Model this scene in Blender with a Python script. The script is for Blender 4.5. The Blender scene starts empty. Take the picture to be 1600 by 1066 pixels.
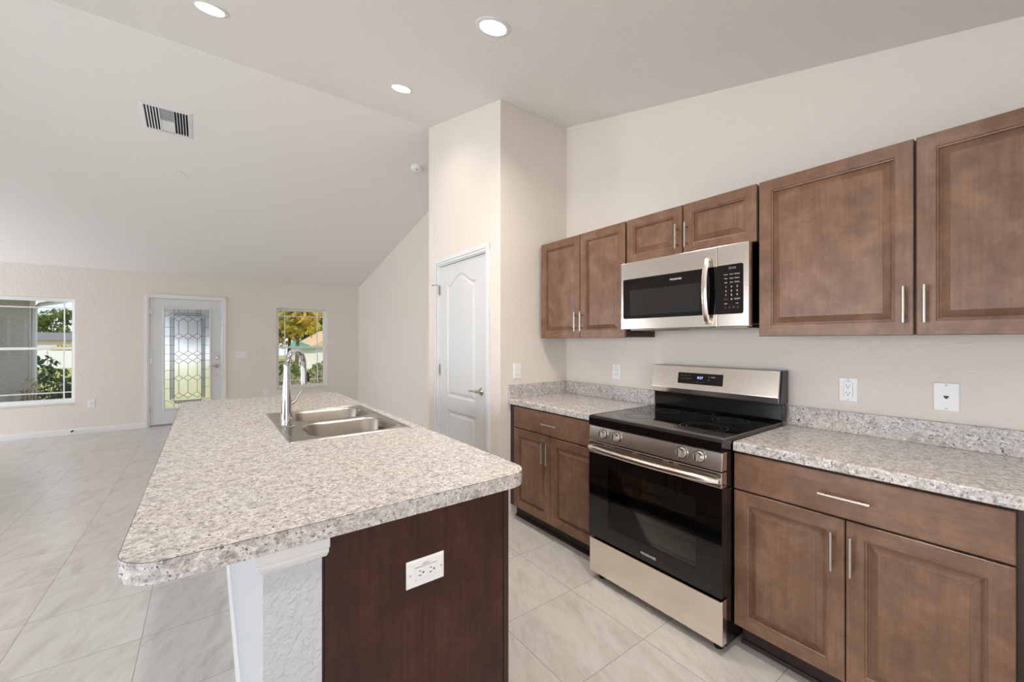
import bpy, bmesh, math, random
from mathutils import Vector, Matrix
PI = math.pi
random.seed(7)
scene = bpy.context.scene
COL = scene.collection

# ------------------------------------------------------------------ camera
cam_data = bpy.data.cameras.new('camera')
cam = bpy.data.objects.new('camera', cam_data); COL.objects.link(cam)
cam.location = (0, 0, 1.3547)
cam.rotation_euler = (PI / 2, 0, -math.radians(36.7192))
cam_data.sensor_width = 36
cam_data.lens = 36 * 638.04 / 1600
cam_data.clip_start = 0.03
cam_data.clip_end = 400
scene.camera = cam

# ------------------------------------------------------------------ light and exposure
world = bpy.data.worlds.new('sky'); scene.world = world
world.use_nodes = True
bg = world.node_tree.nodes['Background']
bg.inputs[0].default_value = (0.84, 0.92, 1.0, 1)
bg.inputs[1].default_value = 1.2
sun_data = bpy.data.lights.new('sun', 'SUN')
sun_data.energy = 2.5; sun_data.angle = math.radians(1.0); sun_data.color = (1.0, 0.93, 0.80)
sun = bpy.data.objects.new('sun', sun_data); COL.objects.link(sun)
sun.rotation_euler = (math.radians(48), 0, math.radians(-32))
LAMP_W = 10.0                      # each recessed downlight
LAMP_COL = (1.0, 0.91, 0.80)
vs = scene.view_settings
vs.view_transform = 'Standard'; vs.look = 'None'; vs.gamma = 1; vs.use_curve_mapping = False
vs.exposure = 0.04

# daylight lamps added outside the unseen windows and glass door to fill the room
def daylight_fill(loc, rot, sx, sy, w, col=(0.955, 0.965, 1.0)):
    d = bpy.data.lights.new('daylight', 'AREA'); d.shape = 'RECTANGLE'; d.size = sx; d.size_y = sy
    d.energy = w; d.color = col
    o = bpy.data.objects.new('daylight', d); COL.objects.link(o); o.location = loc; o.rotation_euler = rot
    return o
DAY_FILL = [((-1.6, -3.72, 1.15), (PI / 2, 0, 0), 2.6, 2.0, 85), ((-4.72, 2.2, 1.15), (0, -PI / 2, 0), 2.0, 2.5, 130), ((-4.72, -0.9, 1.5), (0, -PI / 2, 0), 1.2, 2.6, 45), ((-4.72, 7.6, 1.25), (0, -PI / 2, 0), 1.7, 1.3, 100)]
for a in DAY_FILL: daylight_fill(*a)

# ------------------------------------------------------------------ dimensions
XW = 2.4726        # kitchen / living right wall
YF = 8.5635        # front wall
XL = -4.6          # left wall
YB = -3.6          # back wall
XP = 1.7802        # pantry side wall
YP = 2.5334        # pantry wall facing camera
YP2 = 3.7826
YR, ZR = 3.78, 3.4927     # ridge
ZF = 2.4327
SK = 0.246
YK0 = YR - (ZR - 2.44) / SK
SL = (ZR - ZF) / (YF - YR)
def ceil_z(y):
    if y < YK0: return 2.44
    if y < YR: return ZR - SK * (YR - y)
    return ZR - SL * (y - YR)

# ------------------------------------------------------------------ materials
def srgb(r, g, b):
    def f(c):
        c /= 255.0
        return c / 12.92 if c <= 0.04045 else ((c + 0.055) / 1.055) ** 2.4
    return (f(r), f(g), f(b), 1)
MATS = {}
class NT:
    def __init__(s, name):
        s.m = bpy.data.materials.new(name); s.m.use_nodes = True
        s.n = s.m.node_tree.nodes; s.l = s.m.node_tree.links
        s.b = s.n['Principled BSDF']; s.out = s.n['Material Output']
        s.tc = s.n.new('ShaderNodeTexCoord')
        MATS[name] = s.m
    def node(s, t, **k):
        n = s.n.new(t)
        for a, v in k.items():
            if a == 'inp':
                for i, x in v.items(): n.inputs[i].default_value = x
            else: setattr(n, a, v)
        return n
    def link(s, a, b): s.l.new(a, b)
    def mapping(s, scale=(1, 1, 1), rot=(0, 0, 0), loc=(0, 0, 0), coord='Object'):
        m = s.node('ShaderNodeMapping'); m.inputs['Scale'].default_value = scale
        m.inputs['Rotation'].default_value = rot; m.inputs['Location'].default_value = loc
        s.link(s.tc.outputs[coord], m.inputs[0]); return m.outputs[0]
    def noise(s, vec, scale, detail=4, rough=0.55, dist=0.0):
        n = s.node('ShaderNodeTexNoise'); s.link(vec, n.inputs['Vector'])
        n.inputs['Scale'].default_value = scale; n.inputs['Detail'].default_value = detail
        n.inputs['Roughness'].default_value = rough; n.inputs['Distortion'].default_value = dist
        return n.outputs[0]
    def ramp(s, fac, stops, interp='LINEAR'):
        r = s.node('ShaderNodeValToRGB'); s.link(fac, r.inputs[0]); e = r.color_ramp
        e.interpolation = interp
        while len(e.elements) < len(stops): e.elements.new(0.5)
        for i, (p, c) in enumerate(stops):
            e.elements[i].position = p; e.elements[i].color = c if len(c) == 4 else (*c, 1)
        return r.outputs[0]
    def mix(s, fac, a, b, mode='MIX'):
        m = s.node('ShaderNodeMix'); m.data_type = 'RGBA'; m.blend_type = mode
        for sock, v in ((m.inputs[0], fac), (m.inputs[6], a), (m.inputs[7], b)):
            if hasattr(v, 'links'): s.link(v, sock)
            else: sock.default_value = v
        return m.outputs[2]
    def bump(s, h, strength=0.2, dist=0.002):
        b = s.node('ShaderNodeBump'); b.inputs['Strength'].default_value = strength
        b.inputs['Distance'].default_value = dist
        s.link(h, b.inputs['Height']); s.link(b.outputs[0], s.b.inputs['Normal']); return b
    def set(s, **k):
        M = dict(col='Base Color', rough='Roughness', metal='Metallic', spec='Specular IOR Level', coat='Coat Weight',
                 coatr='Coat Roughness', trans='Transmission Weight', ior='IOR', aniso='Anisotropic',
                 emit='Emission Color', es='Emission Strength', alpha='Alpha')
        for a, v in k.items():
            if hasattr(v, 'links'): s.link(v, s.b.inputs[M[a]])
            else: s.b.inputs[M[a]].default_value = v
        return s
def plain(name, col, rough=0.5, metal=0.0, **k):
    t = NT(name); t.set(col=col, rough=rough, metal=metal, **k); return t.m

def paint(name, col, scale, strength, dist, rough=0.6):
    t = NT(name); v = t.mapping()
    n = t.noise(v, scale, 3, 0.5, 0.3)
    r = t.ramp(n, [(0.42, (0, 0, 0)), (0.62, (1, 1, 1))])
    t.set(col=col, rough=rough, spec=0.3); t.bump(r, strength, dist); return t.m
paint('wall_paint', srgb(233, 225, 216), 30, 0.38, 0.003)
paint('pony_paint', srgb(205, 207, 213), 55, 0.55, 0.004)
paint('ceiling_paint', srgb(240, 238, 234), 45, 0.2, 0.002, 0.75)
plain('trim_white', srgb(232, 233, 233), 0.32)
plain('door_white', srgb(220, 221, 222), 0.35)
plain('vinyl_white', srgb(240, 242, 242), 0.3)
plain('plate_white', srgb(244, 244, 244), 0.25)
plain('slot_dark', srgb(45, 42, 40), 0.5)
plain('gap_black', srgb(12, 10, 9), 0.7)
plain('black_plastic', srgb(14, 14, 14), 0.25)
plain('black_enamel', srgb(8, 8, 8), 0.14, spec=0.6)
plain('grey_print', srgb(120, 120, 120), 0.5)
plain('ring_print', srgb(46, 46, 48), 0.3)
plain('print_white', srgb(225, 225, 225), 0.5)
plain('print_red', srgb(170, 55, 45), 0.5)
plain('caulk_grey', srgb(150, 150, 148), 0.4)
plain('screw_grey', srgb(200, 200, 200), 0.4)
plain('nickel', srgb(196, 186, 172), 0.28, 1.0)
plain('pull_steel', srgb(190, 184, 176), 0.32, 1.0)
plain('chrome', srgb(200, 201, 203), 0.07, 1.0)
plain('rubber', srgb(22, 22, 22), 0.8)
plain('marble_sill', srgb(222, 219, 213), 0.25)
plain('display_glow', srgb(190, 200, 240), 0.5, emit=srgb(190, 200, 255), es=1.2)
plain('lens_glow', (1, 1, 1, 1), 0.5, emit=(1, 0.97, 0.92, 1), es=9.0)
plain('lead_came', srgb(112, 116, 122), 0.35, 0.6)

def steel(name, col, rough, axis, amt=0.01):
    t = NT(name)
    sc = {'x': (1.0, 160, 160), 'y': (160, 1.0, 160), 'z': (160, 160, 1.0)}[axis]
    v = t.mapping(sc); n = t.noise(v, 3.0, 3, 0.6)
    r = t.node('ShaderNodeMapRange', inp={1: 0.2, 2: 0.8, 3: rough - amt, 4: rough + amt}); t.link(n, r.inputs[0])
    c = t.ramp(n, [(0.2, tuple(x * 0.995 for x in col[:3])), (0.8, col)])
    t.set(col=c, rough=r.outputs[0], metal=1.0); return t.m
steel('steel_front', srgb(243, 235, 226), 0.20, 'y')
steel('steel_dark', srgb(150, 140, 130), 0.25, 'y')
steel('sink_steel', srgb(190, 186, 180), 0.26, 'x')
steel('sink_bowl_steel', srgb(176, 168, 160), 0.30, 'x', 0.04)

t = NT('black_glass'); t.set(col=srgb(7, 7, 8), rough=0.03, spec=0.5, coat=0.3, coatr=0.02)
t = NT('cooktop_glass'); t.set(col=srgb(9, 9, 10), rough=0.05, spec=0.5)
t = NT('tinted_glass'); t.set(col=srgb(40, 40, 40), rough=0.06, spec=0.5)
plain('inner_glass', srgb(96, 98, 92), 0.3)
t = NT('oven_pane')
tr = t.node('ShaderNodeBsdfTransparent', inp={0: (0.62, 0.62, 0.60, 1)})
gl = t.node('ShaderNodeBsdfGlossy', inp={0: (0.9, 0.9, 0.9, 1), 'Roughness': 0.03})
fr = t.node('ShaderNodeFresnel', inp={0: 1.5}); mx = t.node('ShaderNodeMixShader')
t.link(fr.outputs[0], mx.inputs[0]); t.link(tr.outputs[0], mx.inputs[1]); t.link(gl.outputs[0], mx.inputs[2]); t.link(mx.outputs[0], t.out.inputs[0])
t = NT('window_glass')
tr = t.node('ShaderNodeBsdfTransparent', inp={0: (0.94, 0.95, 0.96, 1)})
gl = t.node('ShaderNodeBsdfGlossy', inp={0: (1, 1, 1, 1), 'Roughness': 0.01})
fr = t.node('ShaderNodeFresnel', inp={0: 1.35}); mx = t.node('ShaderNodeMixShader')
t.link(fr.outputs[0], mx.inputs[0]); t.link(tr.outputs[0], mx.inputs[1]); t.link(gl.outputs[0], mx.inputs[2]); t.link(mx.outputs[0], t.out.inputs[0])

def textured_glass(name, tint, rough, scale):
    t = NT(name)
    rf = t.node('ShaderNodeBsdfRefraction', inp={0: tint, 'Roughness': rough, 'IOR': 1.12})
    gl = t.node('ShaderNodeBsdfGlossy', inp={0: (1, 1, 1, 1), 'Roughness': 0.12})
    n = t.noise(t.mapping(), scale, 2)
    b = t.node('ShaderNodeBump', inp={'Strength': 0.5, 'Distance': 0.003}); t.link(n, b.inputs['Height'])
    t.link(b.outputs[0], rf.inputs['Normal']); t.link(b.outputs[0], gl.inputs['Normal'])
    mx = t.node('ShaderNodeMixShader', inp={0: 0.10}); t.link(rf.outputs[0], mx.inputs[1]); t.link(gl.outputs[0], mx.inputs[2])
    t.link(mx.outputs[0], t.out.inputs[0]); return t.m
textured_glass('rain_glass', (0.94, 0.96, 1.0, 1), 0.32, 60)
textured_glass('border_glass', (0.50, 0.53, 0.58, 1), 0.4, 90)
textured_glass('bevel_glass', (1, 1, 1, 1), 0.05, 12)

def wood(name, c0, c1, c2, axis, dark=1.0, grain=0.35, rough=0.34):
    t = NT(name)
    f = {'z': (26, 26, 1.3), 'y': (26, 1.3, 26), 'x': (1.3, 26, 26)}[axis]
    blot = t.noise(t.mapping((1, 1, 1)), 9, 5, 0.65, 0.3)
    gr = t.noise(t.mapping(f), 3.2, 5, 0.65, 0.25)
    base = t.ramp(blot, [(0.30, c0), (0.52, c1), (0.72, c2)])
    g = t.ramp(gr, [(0.30, (1 - grain,) * 3), (0.62, (1, 1, 1))])
    c = t.mix(1.0, base, g, 'MULTIPLY')
    t.set(col=c, rough=rough, spec=0.45); t.bump(gr, 0.06, 0.0006); return t.m
W0, W1, W2 = srgb(108, 78, 59), srgb(127, 95, 75), srgb(144, 111, 90)
wood('maple_vertical', W0, W1, W2, 'z', grain=0.2)
wood('maple_horizontal', W0, W1, W2, 'y', grain=0.2)
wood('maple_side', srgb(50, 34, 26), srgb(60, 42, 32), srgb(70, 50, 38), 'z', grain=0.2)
wood('walnut_laminate', srgb(52, 24, 14), srgb(68, 34, 22), srgb(82, 44, 30), 'z', grain=0.5, rough=0.42)
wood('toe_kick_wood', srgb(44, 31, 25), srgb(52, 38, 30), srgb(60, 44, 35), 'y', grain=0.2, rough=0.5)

t = NT('granite_laminate')
v = t.mapping((1, 1, 1))
vd = t.node('ShaderNodeVectorMath', operation='MULTIPLY_ADD', inp={1: (0.012, 0.012, 0.012)})
wc = t.node('ShaderNodeTexNoise'); wc.inputs['Scale'].default_value = 55; t.link(v, wc.inputs[0])
t.link(wc.outputs[1], vd.inputs[0]); t.link(v, vd.inputs[2]); v = vd.outputs[0]
big = t.noise(v, 38, 6, 0.68, 0.6)
base = t.ramp(big, [(0.30, srgb(138, 133, 132)), (0.41, srgb(178, 172, 169)), (0.50, srgb(203, 197, 193)), (0.60, srgb(221, 216, 212)), (0.75, srgb(228, 224, 220))])
warm = t.ramp(t.noise(v, 4, 3), [(0.42, (0.97, 0.98, 1.0)), (0.62, (1.0, 0.978, 0.963))])
base = t.mix(1.0, base, warm, 'MULTIPLY')
fl = t.ramp(t.noise(v, 95, 4, 0.65), [(0.555, (0, 0, 0)), (0.64, (1, 1, 1))])
base = t.mix(fl, base, srgb(134, 130, 131))
cl = t.ramp(t.noise(v, 38, 4, 0.6, 1.0), [(0.49, (0, 0, 0)), (0.58, (1, 1, 1))])
dk = t.ramp(t.noise(v, 115, 3, 0.6), [(0.565, (0, 0, 0)), (0.63, (1, 1, 1))])
dkm = t.mix(1.0, cl, dk, 'MULTIPLY')
base = t.mix(dkm, base, srgb(66, 63, 66))
wh = t.ramp(t.noise(v, 90, 2), [(0.60, (0, 0, 0)), (0.70, (1, 1, 1))])
base = t.mix(wh, base, srgb(232, 229, 225))
t.set(col=base, rough=0.27, spec=0.5)

t = NT('floor_tile')
vec = t.mapping((1, 1, 1), loc=(0.241 + 0.457 * 20, -1.13 + 0.457 * 20, 0))
br = t.node('ShaderNodeTexBrick'); t.link(vec, br.inputs['Vector'])
br.offset = 0.0; br.squash = 1.0
for k, v in (('Scale', 1.0), ('Mortar Size', 0.0016), ('Mortar Smooth', 0.1), ('Bias', 0.0), ('Brick Width', 0.457), ('Row Height', 0.457)): br.inputs[k].default_value = v
br.inputs['Color1'].default_value = (0, 0, 0, 1); br.inputs['Color2'].default_value = (1, 1, 1, 1); br.inputs['Mortar'].default_value = (0, 0, 0, 1)
off = t.node('ShaderNodeVectorMath', operation='MULTIPLY_ADD', inp={1: (9, 7, 0)}); t.link(br.outputs[0], off.inputs[0])
vv = t.mapping((1, 1, 1)); t.link(vv, off.inputs[2])
mr = t.node('ShaderNodeMapping', inp={'Rotation': (0, 0, math.radians(-68))}); t.link(off.outputs[0], mr.inputs[0])
mp = t.node('ShaderNodeMapping', inp={'Scale': (1.0, 3.2, 1)}); t.link(mr.outputs[0], mp.inputs[0])
vein = t.noise(mp.outputs[0], 1.9, 7, 0.66, 1.4)
soft = t.noise(mp.outputs[0], 7, 6, 0.75, 0.6)
c = t.ramp(vein, [(0.30, srgb(190, 185, 179)), (0.44, srgb(205, 200, 195)), (0.56, srgb(212, 208, 204)), (0.75, srgb(203, 198, 193))])
c2 = t.ramp(soft, [(0.36, (0.91, 0.905, 0.90)), (0.52, (1, 1, 1))])
c = t.mix(1.0, c, c2, 'MULTIPLY')
tone = t.mix(0.06, c, br.outputs[0], 'SOFT_LIGHT')
c = t.mix(br.outputs[1], tone, srgb(150, 146, 141))
t.set(col=c, rough=0.30, spec=0.45)
bp = t.node('ShaderNodeMath', operation='SUBTRACT', inp={0: 1.0}); t.link(br.outputs[1], bp.inputs[1]); t.bump(bp.outputs[0], 0.3, 0.001)

# exterior
t = NT('stucco'); n = t.noise(t.mapping(), 30, 5, 0.7)
t.set(col=t.ramp(n, [(0.3, srgb(150, 146, 140)), (0.7, srgb(196, 191, 184))]), rough=0.9); t.bump(n, 0.8, 0.01)
t = NT('grass'); n = t.noise(t.mapping(), 1.2, 6, 0.7)
t.set(col=t.ramp(n, [(0.35, srgb(128, 130, 70)), (0.6, srgb(184, 176, 96)), (0.75, srgb(206, 196, 124))]), rough=0.95)
plain('concrete', srgb(196, 192, 186), 0.9)
plain('fence_vinyl', srgb(232, 234, 238), 0.5)
plain('roof_shingle', srgb(122, 120, 124), 0.9)
plain('roof_teal', srgb(96, 168, 152), 0.6)
plain('roof_tan', srgb(214, 180, 140), 0.8)
plain('house_white', srgb(232, 230, 226), 0.8)
plain('soffit_tan', srgb(232, 206, 150), 0.7)
plain('bark', srgb(104, 86, 68), 0.9)
plain('mulch', srgb(150, 120, 96), 0.95)
def leafmat(name, a, b, c):
    t = NT(name); n = t.noise(t.mapping(), 1.1, 4, 0.7)
    col = t.ramp(n, [(0.32, a), (0.5, b), (0.66, c)])
    t.set(col=col, rough=0.7)
    tl = t.node('ShaderNodeBsdfTranslucent'); t.link(col, tl.inputs[0])
    mx = t.node('ShaderNodeMixShader', inp={0: 0.35}); t.link(t.b.outputs[0], mx.inputs[1]); t.link(tl.outputs[0], mx.inputs[2]); t.link(mx.outputs[0], t.out.inputs[0])
leafmat('leaf_gold', srgb(120, 130, 50), srgb(206, 190, 60), srgb(224, 176, 84))
leafmat('leaf_green', srgb(62, 84, 44), srgb(104, 124, 62), srgb(150, 158, 84))
leafmat('leaf_dark', srgb(38, 60, 42), srgb(62, 88, 56), srgb(92, 118, 78))
leafmat('leaf_pale', srgb(150, 150, 100), srgb(206, 196, 160), srgb(228, 216, 190))

# ------------------------------------------------------------------ mesh builder
class Frame:
    def __init__(s, o, U, V, W): s.o = Vector(o); s.U = Vector(U); s.V = Vector(V); s.W = Vector(W)
    def __call__(s, u, v, w): return s.o + s.U * u + s.V * v + s.W * w
WORLD = Frame((0, 0, 0), (1, 0, 0), (0, 1, 0), (0, 0, 1))
KIT = Frame((XW, 0, 0), (0, -1, 0), (0, 0, 1), (-1, 0, 0))          # on the kitchen wall: u = -y, v = z, w = out of the wall
FRONT = Frame((0, YF, 0), (1, 0, 0), (0, 0, 1), (0, -1, 0))         # on the front wall
PSIDE = Frame((XP, 0, 0), (0, -1, 0), (0, 0, 1), (-1, 0, 0))        # pantry wall with the door
PFRONT = Frame((0, YP, 0), (1, 0, 0), (0, 0, 1), (0, -1, 0))        # pantry wall facing the camera
def slope_frame(x, y):
    if y < YR: V = Vector((0, 1, SK)).normalized()
    else: V = Vector((0, 1, -SL)).normalized()
    U = Vector((1, 0, 0)); W = V.cross(U)
    if W.z > 0: W = -W
    return Frame((x, y, ceil_z(y)), U, V, W)

class MB:
    def __init__(s, frame=WORLD): s.f = frame; s.v = []; s.fc = []; s.mi = []; s.sm = []
    def vert(s, u, v, w): s.v.append(s.f(u, v, w)); return len(s.v) - 1
    def face(s, idx, mi=0, smooth=False): s.fc.append(tuple(idx)); s.mi.append(mi); s.sm.append(smooth)
    def quad(s, pts, mi=0): s.face([s.vert(*p) for p in pts], mi)
    def box(s, u0, u1, v0, v1, w0, w1, mi=0):
        i = [s.vert(u, v, w) for w in (w0, w1) for v in (v0, v1) for u in (u0, u1)]
        for f in ((0, 2, 3, 1), (4, 5, 7, 6), (0, 1, 5, 4), (2, 6, 7, 3), (0, 4, 6, 2), (1, 3, 7, 5)): s.face([i[k] for k in f], mi)
    def cbox(s, c, d, mi=0): s.box(c[0] - d[0] / 2, c[0] + d[0] / 2, c[1] - d[1] / 2, c[1] + d[1] / 2, c[2] - d[2] / 2, c[2] + d[2] / 2, mi)
    def prism(s, poly, ax, a0, a1, mi=0, smooth=False):
        def P(p, a):
            return {0: (a, p[0], p[1]), 1: (p[0], a, p[1]), 2: (p[0], p[1], a)}[ax]
        A = [s.vert(*P(p, a0)) for p in poly]; B = [s.vert(*P(p, a1)) for p in poly]; n = len(poly)
        s.face(A[::-1], mi); s.face(B, mi)
        for k in range(n): s.face([A[k], A[(k + 1) % n], B[(k + 1) % n], B[k]], mi, smooth)
    def loops(s, rings, closed_u=True, cap0=False, cap1=False, mi=0, smooth=True):
        I = [[s.vert(*p) for p in r] for r in rings]; n = len(rings[0])
        for a, b in zip(I[:-1], I[1:]):
            for k in range(n if closed_u else n - 1): s.face([a[k], a[(k + 1) % n], b[(k + 1) % n], b[k]], mi, smooth)
        if cap0: s.face(I[0][::-1], mi)
        if cap1: s.face(I[-1], mi)
        return I
    def tube(s, pts, r, n=12, mi=0, caps=True, flat=None):
        pts = [Vector(p) for p in pts]; rr = r if isinstance(r, (list, tuple)) else [r] * len(pts)
        rings = []; up = None
        for i, p in enumerate(pts):
            d = (pts[min(i + 1, len(pts) - 1)] - pts[max(i - 1, 0)]).normalized()
            if up is None:
                a = Vector((0, 0, 1)) if abs(d.z) < 0.9 else Vector((1, 0, 0))
                x = d.cross(a).normalized()
            else: x = (up - d * up.dot(d)).normalized()
            up = x; y = d.cross(x)
            rings.append([tuple(p + (x * math.cos(2 * PI * k / n) + y * math.sin(2 * PI * k / n)) * rr[i]) for k in range(n)])
        s.loops(rings, True, caps, caps, mi)
    def lathe(s, c, axis, prof, n=32, mi=0, cap0=True, cap1=True):
        c = Vector(c); ax = Vector(axis).normalized()
        a = Vector((0, 0, 1)) if abs(ax.z) < 0.9 else Vector((1, 0, 0))
        x = ax.cross(a).normalized(); y = ax.cross(x)
        rings = [[tuple(c + ax * h + (x * math.cos(2 * PI * k / n) + y * math.sin(2 * PI * k / n)) * max(r, 1e-5)) for k in range(n)] for r, h in prof]
        s.loops(rings, True, cap0, cap1, mi)
    def fill(s, loops_pts, mi=0):
        bm = bmesh.new(); ed = []
        for L in loops_pts:
            vs_ = [bm.verts.new(p) for p in L]
            for k in range(len(vs_)): ed.append(bm.edges.new((vs_[k], vs_[(k + 1) % len(vs_)])))
        bmesh.ops.triangle_fill(bm, use_beauty=True, use_dissolve=False, edges=ed)
        bm.verts.index_update(); base = len(s.v)
        for v in bm.verts: s.vert(*v.co)
        for f in bm.faces: s.face([base + v.index for v in f.verts], mi)
        bm.free()
    def build(s, name, mats, parent=None, bevel=0, seg=2, kind=None, recalc=True, ang=35):
        me = bpy.data.meshes.new(name)
        root = Vector((0, 0, 0)); p = parent
        while p is not None: root += p.location; p = p.parent
        me.from_pydata([tuple(v - root) for v in s.v], [], s.fc)
        if isinstance(mats, str): mats = [mats]
        for m in mats: me.materials.append(MATS[m])
        for p_, mi, sm in zip(me.polygons, s.mi, s.sm): p_.material_index = mi; p_.use_smooth = sm
        if recalc:
            bm = bmesh.new(); bm.from_mesh(me); bmesh.ops.remove_doubles(bm, verts=bm.verts, dist=1e-6)
            bmesh.ops.recalc_face_normals(bm, faces=bm.faces)
            for e in bm.edges:
                if len(e.link_faces) == 2 and e.calc_face_angle(0) > 0.75: e.smooth = False
            bm.to_mesh(me); bm.free()
        me.update()
        o = bpy.data.objects.new(name, me); COL.objects.link(o)
        if parent is not None: o.parent = parent
        if bevel:
            b = o.modifiers.new('bevel', 'BEVEL'); b.width = bevel; b.segments = seg; b.limit_method = 'ANGLE'; b.angle_limit = math.radians(ang)
            b.harden_normals = False
        if kind: o['kind'] = kind
        return o

def empty(name, loc, label=None, cat=None, group=None, kind=None):
    o = bpy.data.objects.new(name, None); COL.objects.link(o); o.location = loc
    o.empty_display_size = 0.05
    return tag(o, label, cat, group, kind)
def tag(o, label=None, cat=None, group=None, kind=None):
    if label: o['label'] = label
    if cat: o['category'] = cat
    if group: o['group'] = group
    if kind: o['kind'] = kind
    return o
def rrect(u0, u1, v0, v1, r, n=6):
    pts = []
    rs = r if isinstance(r, (list, tuple)) else [r] * 4
    for (cu, cv, a0), q in zip(((u1, v1, 0), (u0, v1, 90), (u0, v0, 180), (u1, v0, 270)), rs):
        su = -1 if cu == u1 else 1; sv = -1 if cv == v1 else 1
        for k in range(n + 1):
            a = math.radians(a0 + 90 * k / n)
            pts.append((cu + su * q + q * math.cos(a), cv + sv * q + q * math.sin(a)))
    return pts
def text(s, size, frame, u, v, w, mat, parent, name='lettering', sx=1.0):
    cu = bpy.data.curves.new(name, 'FONT'); cu.body = s; cu.size = size; cu.align_x = 'CENTER'; cu.align_y = 'CENTER'
    cu.extrude = 0.0002; cu.resolution_u = 3
    tmp = bpy.data.objects.new('tmp', cu); COL.objects.link(tmp)
    bpy.context.view_layer.update()
    me = bpy.data.meshes.new_from_object(tmp.evaluated_get(bpy.context.evaluated_depsgraph_get()))
    bpy.data.objects.remove(tmp)
    root = Vector((0, 0, 0)); p = parent
    while p is not None: root += p.location; p = p.parent
    for x in me.vertices: x.co = frame(u + x.co.x * sx, v + x.co.y, w + x.co.z) - root
    me.materials.clear(); me.materials.append(MATS[mat]); me.name = name
    o = bpy.data.objects.new(name, me); COL.objects.link(o); o.parent = parent
    return o

# ================================================================== the room shell
m = MB(); m.box(XL - 0.2, XW + 0.2, YB - 0.2, YF + 0.2, -0.2, 0); m.build('floor', 'floor_tile', kind='structure')
m = MB()
T = 0.18
prof = [(YB - 0.2, 2.44), (YK0, 2.44), (YR, ZR), (YF + 0.2, ceil_z(YF + 0.2)), (YF + 0.2, ceil_z(YF + 0.2) + T), (YR, ZR + T), (YK0, 2.44 + T), (YB - 0.2, 2.44 + T)]
m.prism(prof, 0, XL - 0.2, XW + 0.2); m.build('ceiling', 'ceiling_paint', kind='structure')
def yz_poly(y0, y1, z0=0.0):
    ys = [y0] + [q for q in (YK0, YR) if y0 < q < y1] + [y1]
    return [(y0, z0)] + [(y1, z0)] + [(q, ceil_z(q)) for q in reversed(ys)]
m = MB(); m.prism(yz_poly(YB, YF), 0, XW, XW + 0.2); m.build('wall_right', 'wall_paint', kind='structure')
m = MB()
m.prism(yz_poly(YB, -2.3), 0, XL - 0.2, XL); m.prism(yz_poly(0.5, 0.9), 0, XL - 0.2, XL); m.prism([(-2.3, 0), (0.5, 0), (0.5, 0.85), (-2.3, 0.85)], 0, XL - 0.2, XL); m.prism(yz_poly(-2.3, 0.5, 2.1), 0, XL - 0.2, XL); m.prism(yz_poly(3.5, 6.95), 0, XL - 0.2, XL); m.prism(yz_poly(8.3, YF), 0, XL - 0.2, XL); m.prism([(6.95, 0), (8.3, 0), (8.3, 0.4), (6.95, 0.4)], 0, XL - 0.2, XL); m.prism(yz_poly(6.95, 8.3, 2.1), 0, XL - 0.2, XL); m.prism(yz_poly(0.9, 3.5, 2.2), 0, XL - 0.2, XL)
m.build('wall_left', 'wall_paint', kind='structure', recalc=False)

def wall_with_holes(name, frame, u0, u1, top, holes, w0, w1, mat='wall_paint'):
    """holes: (u0,u1,v0,v1) sorted along u, none overlapping"""
    m = MB(frame); cur = u0
    for a, b, c, d in holes:
        m.box(cur, a, 0, top, w0, w1)
        if c > 0: m.box(a, b, 0, c, w0, w1)
        m.box(a, b, d, top, w0, w1); cur = b
    m.box(cur, u1, 0, top, w0, w1)
    return m.build(name, mat, kind='structure', recalc=False)
WIN1 = (-2.90, -1.5455, 0.442, 1.976)
WIN2 = (1.0127, 1.8751, 0.4535, 1.966)
DOOR = (-0.745, 0.215, 0.0, 2.055)
wall_with_holes('wall_front', FRONT, XL, XW, ZF, [WIN1, DOOR, WIN2], -0.2, 0)
BACKF = Frame((0, YB, 0), (1, 0, 0), (0, 0, 1), (0, 1, 0))
wall_with_holes('wall_back', BACKF, XL, XW, 2.44, [(-3.0, -0.2, 0.0, 2.15)], -0.2, 0)

# pantry
PD = (2.715, 3.570)      # rough opening along y
PDZ = 2.085
m = MB()
for y0, y1, z0 in ((YP, PD[0], 0), (PD[1], YP2, 0), (PD[0], PD[1], PDZ)):
    m.prism([(y0, z0), (y1, z0), (y1, ceil_z(y1)), (y0, ceil_z(y0))], 0, XP, XP + 0.11)
m.build('wall_pantry_side', 'wall_paint', kind='structure', recalc=False)
m = MB(); m.prism([(YP, 0), (YP + 0.11, 0), (YP + 0.11, ceil_z(YP + 0.11)), (YP, ceil_z(YP))], 0, XP + 0.11, XW)
m.build('wall_pantry_front', 'wall_paint', kind='structure')
m = MB(); m.prism([(YP2 - 0.11, 0), (YP2, 0), (YP2, ceil_z(YP2)), (YP2 - 0.11, ceil_z(YP2 - 0.11))], 0, XP + 0.11, XW)
m.build('wall_pantry_back', 'wall_paint', kind='structure')

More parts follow.
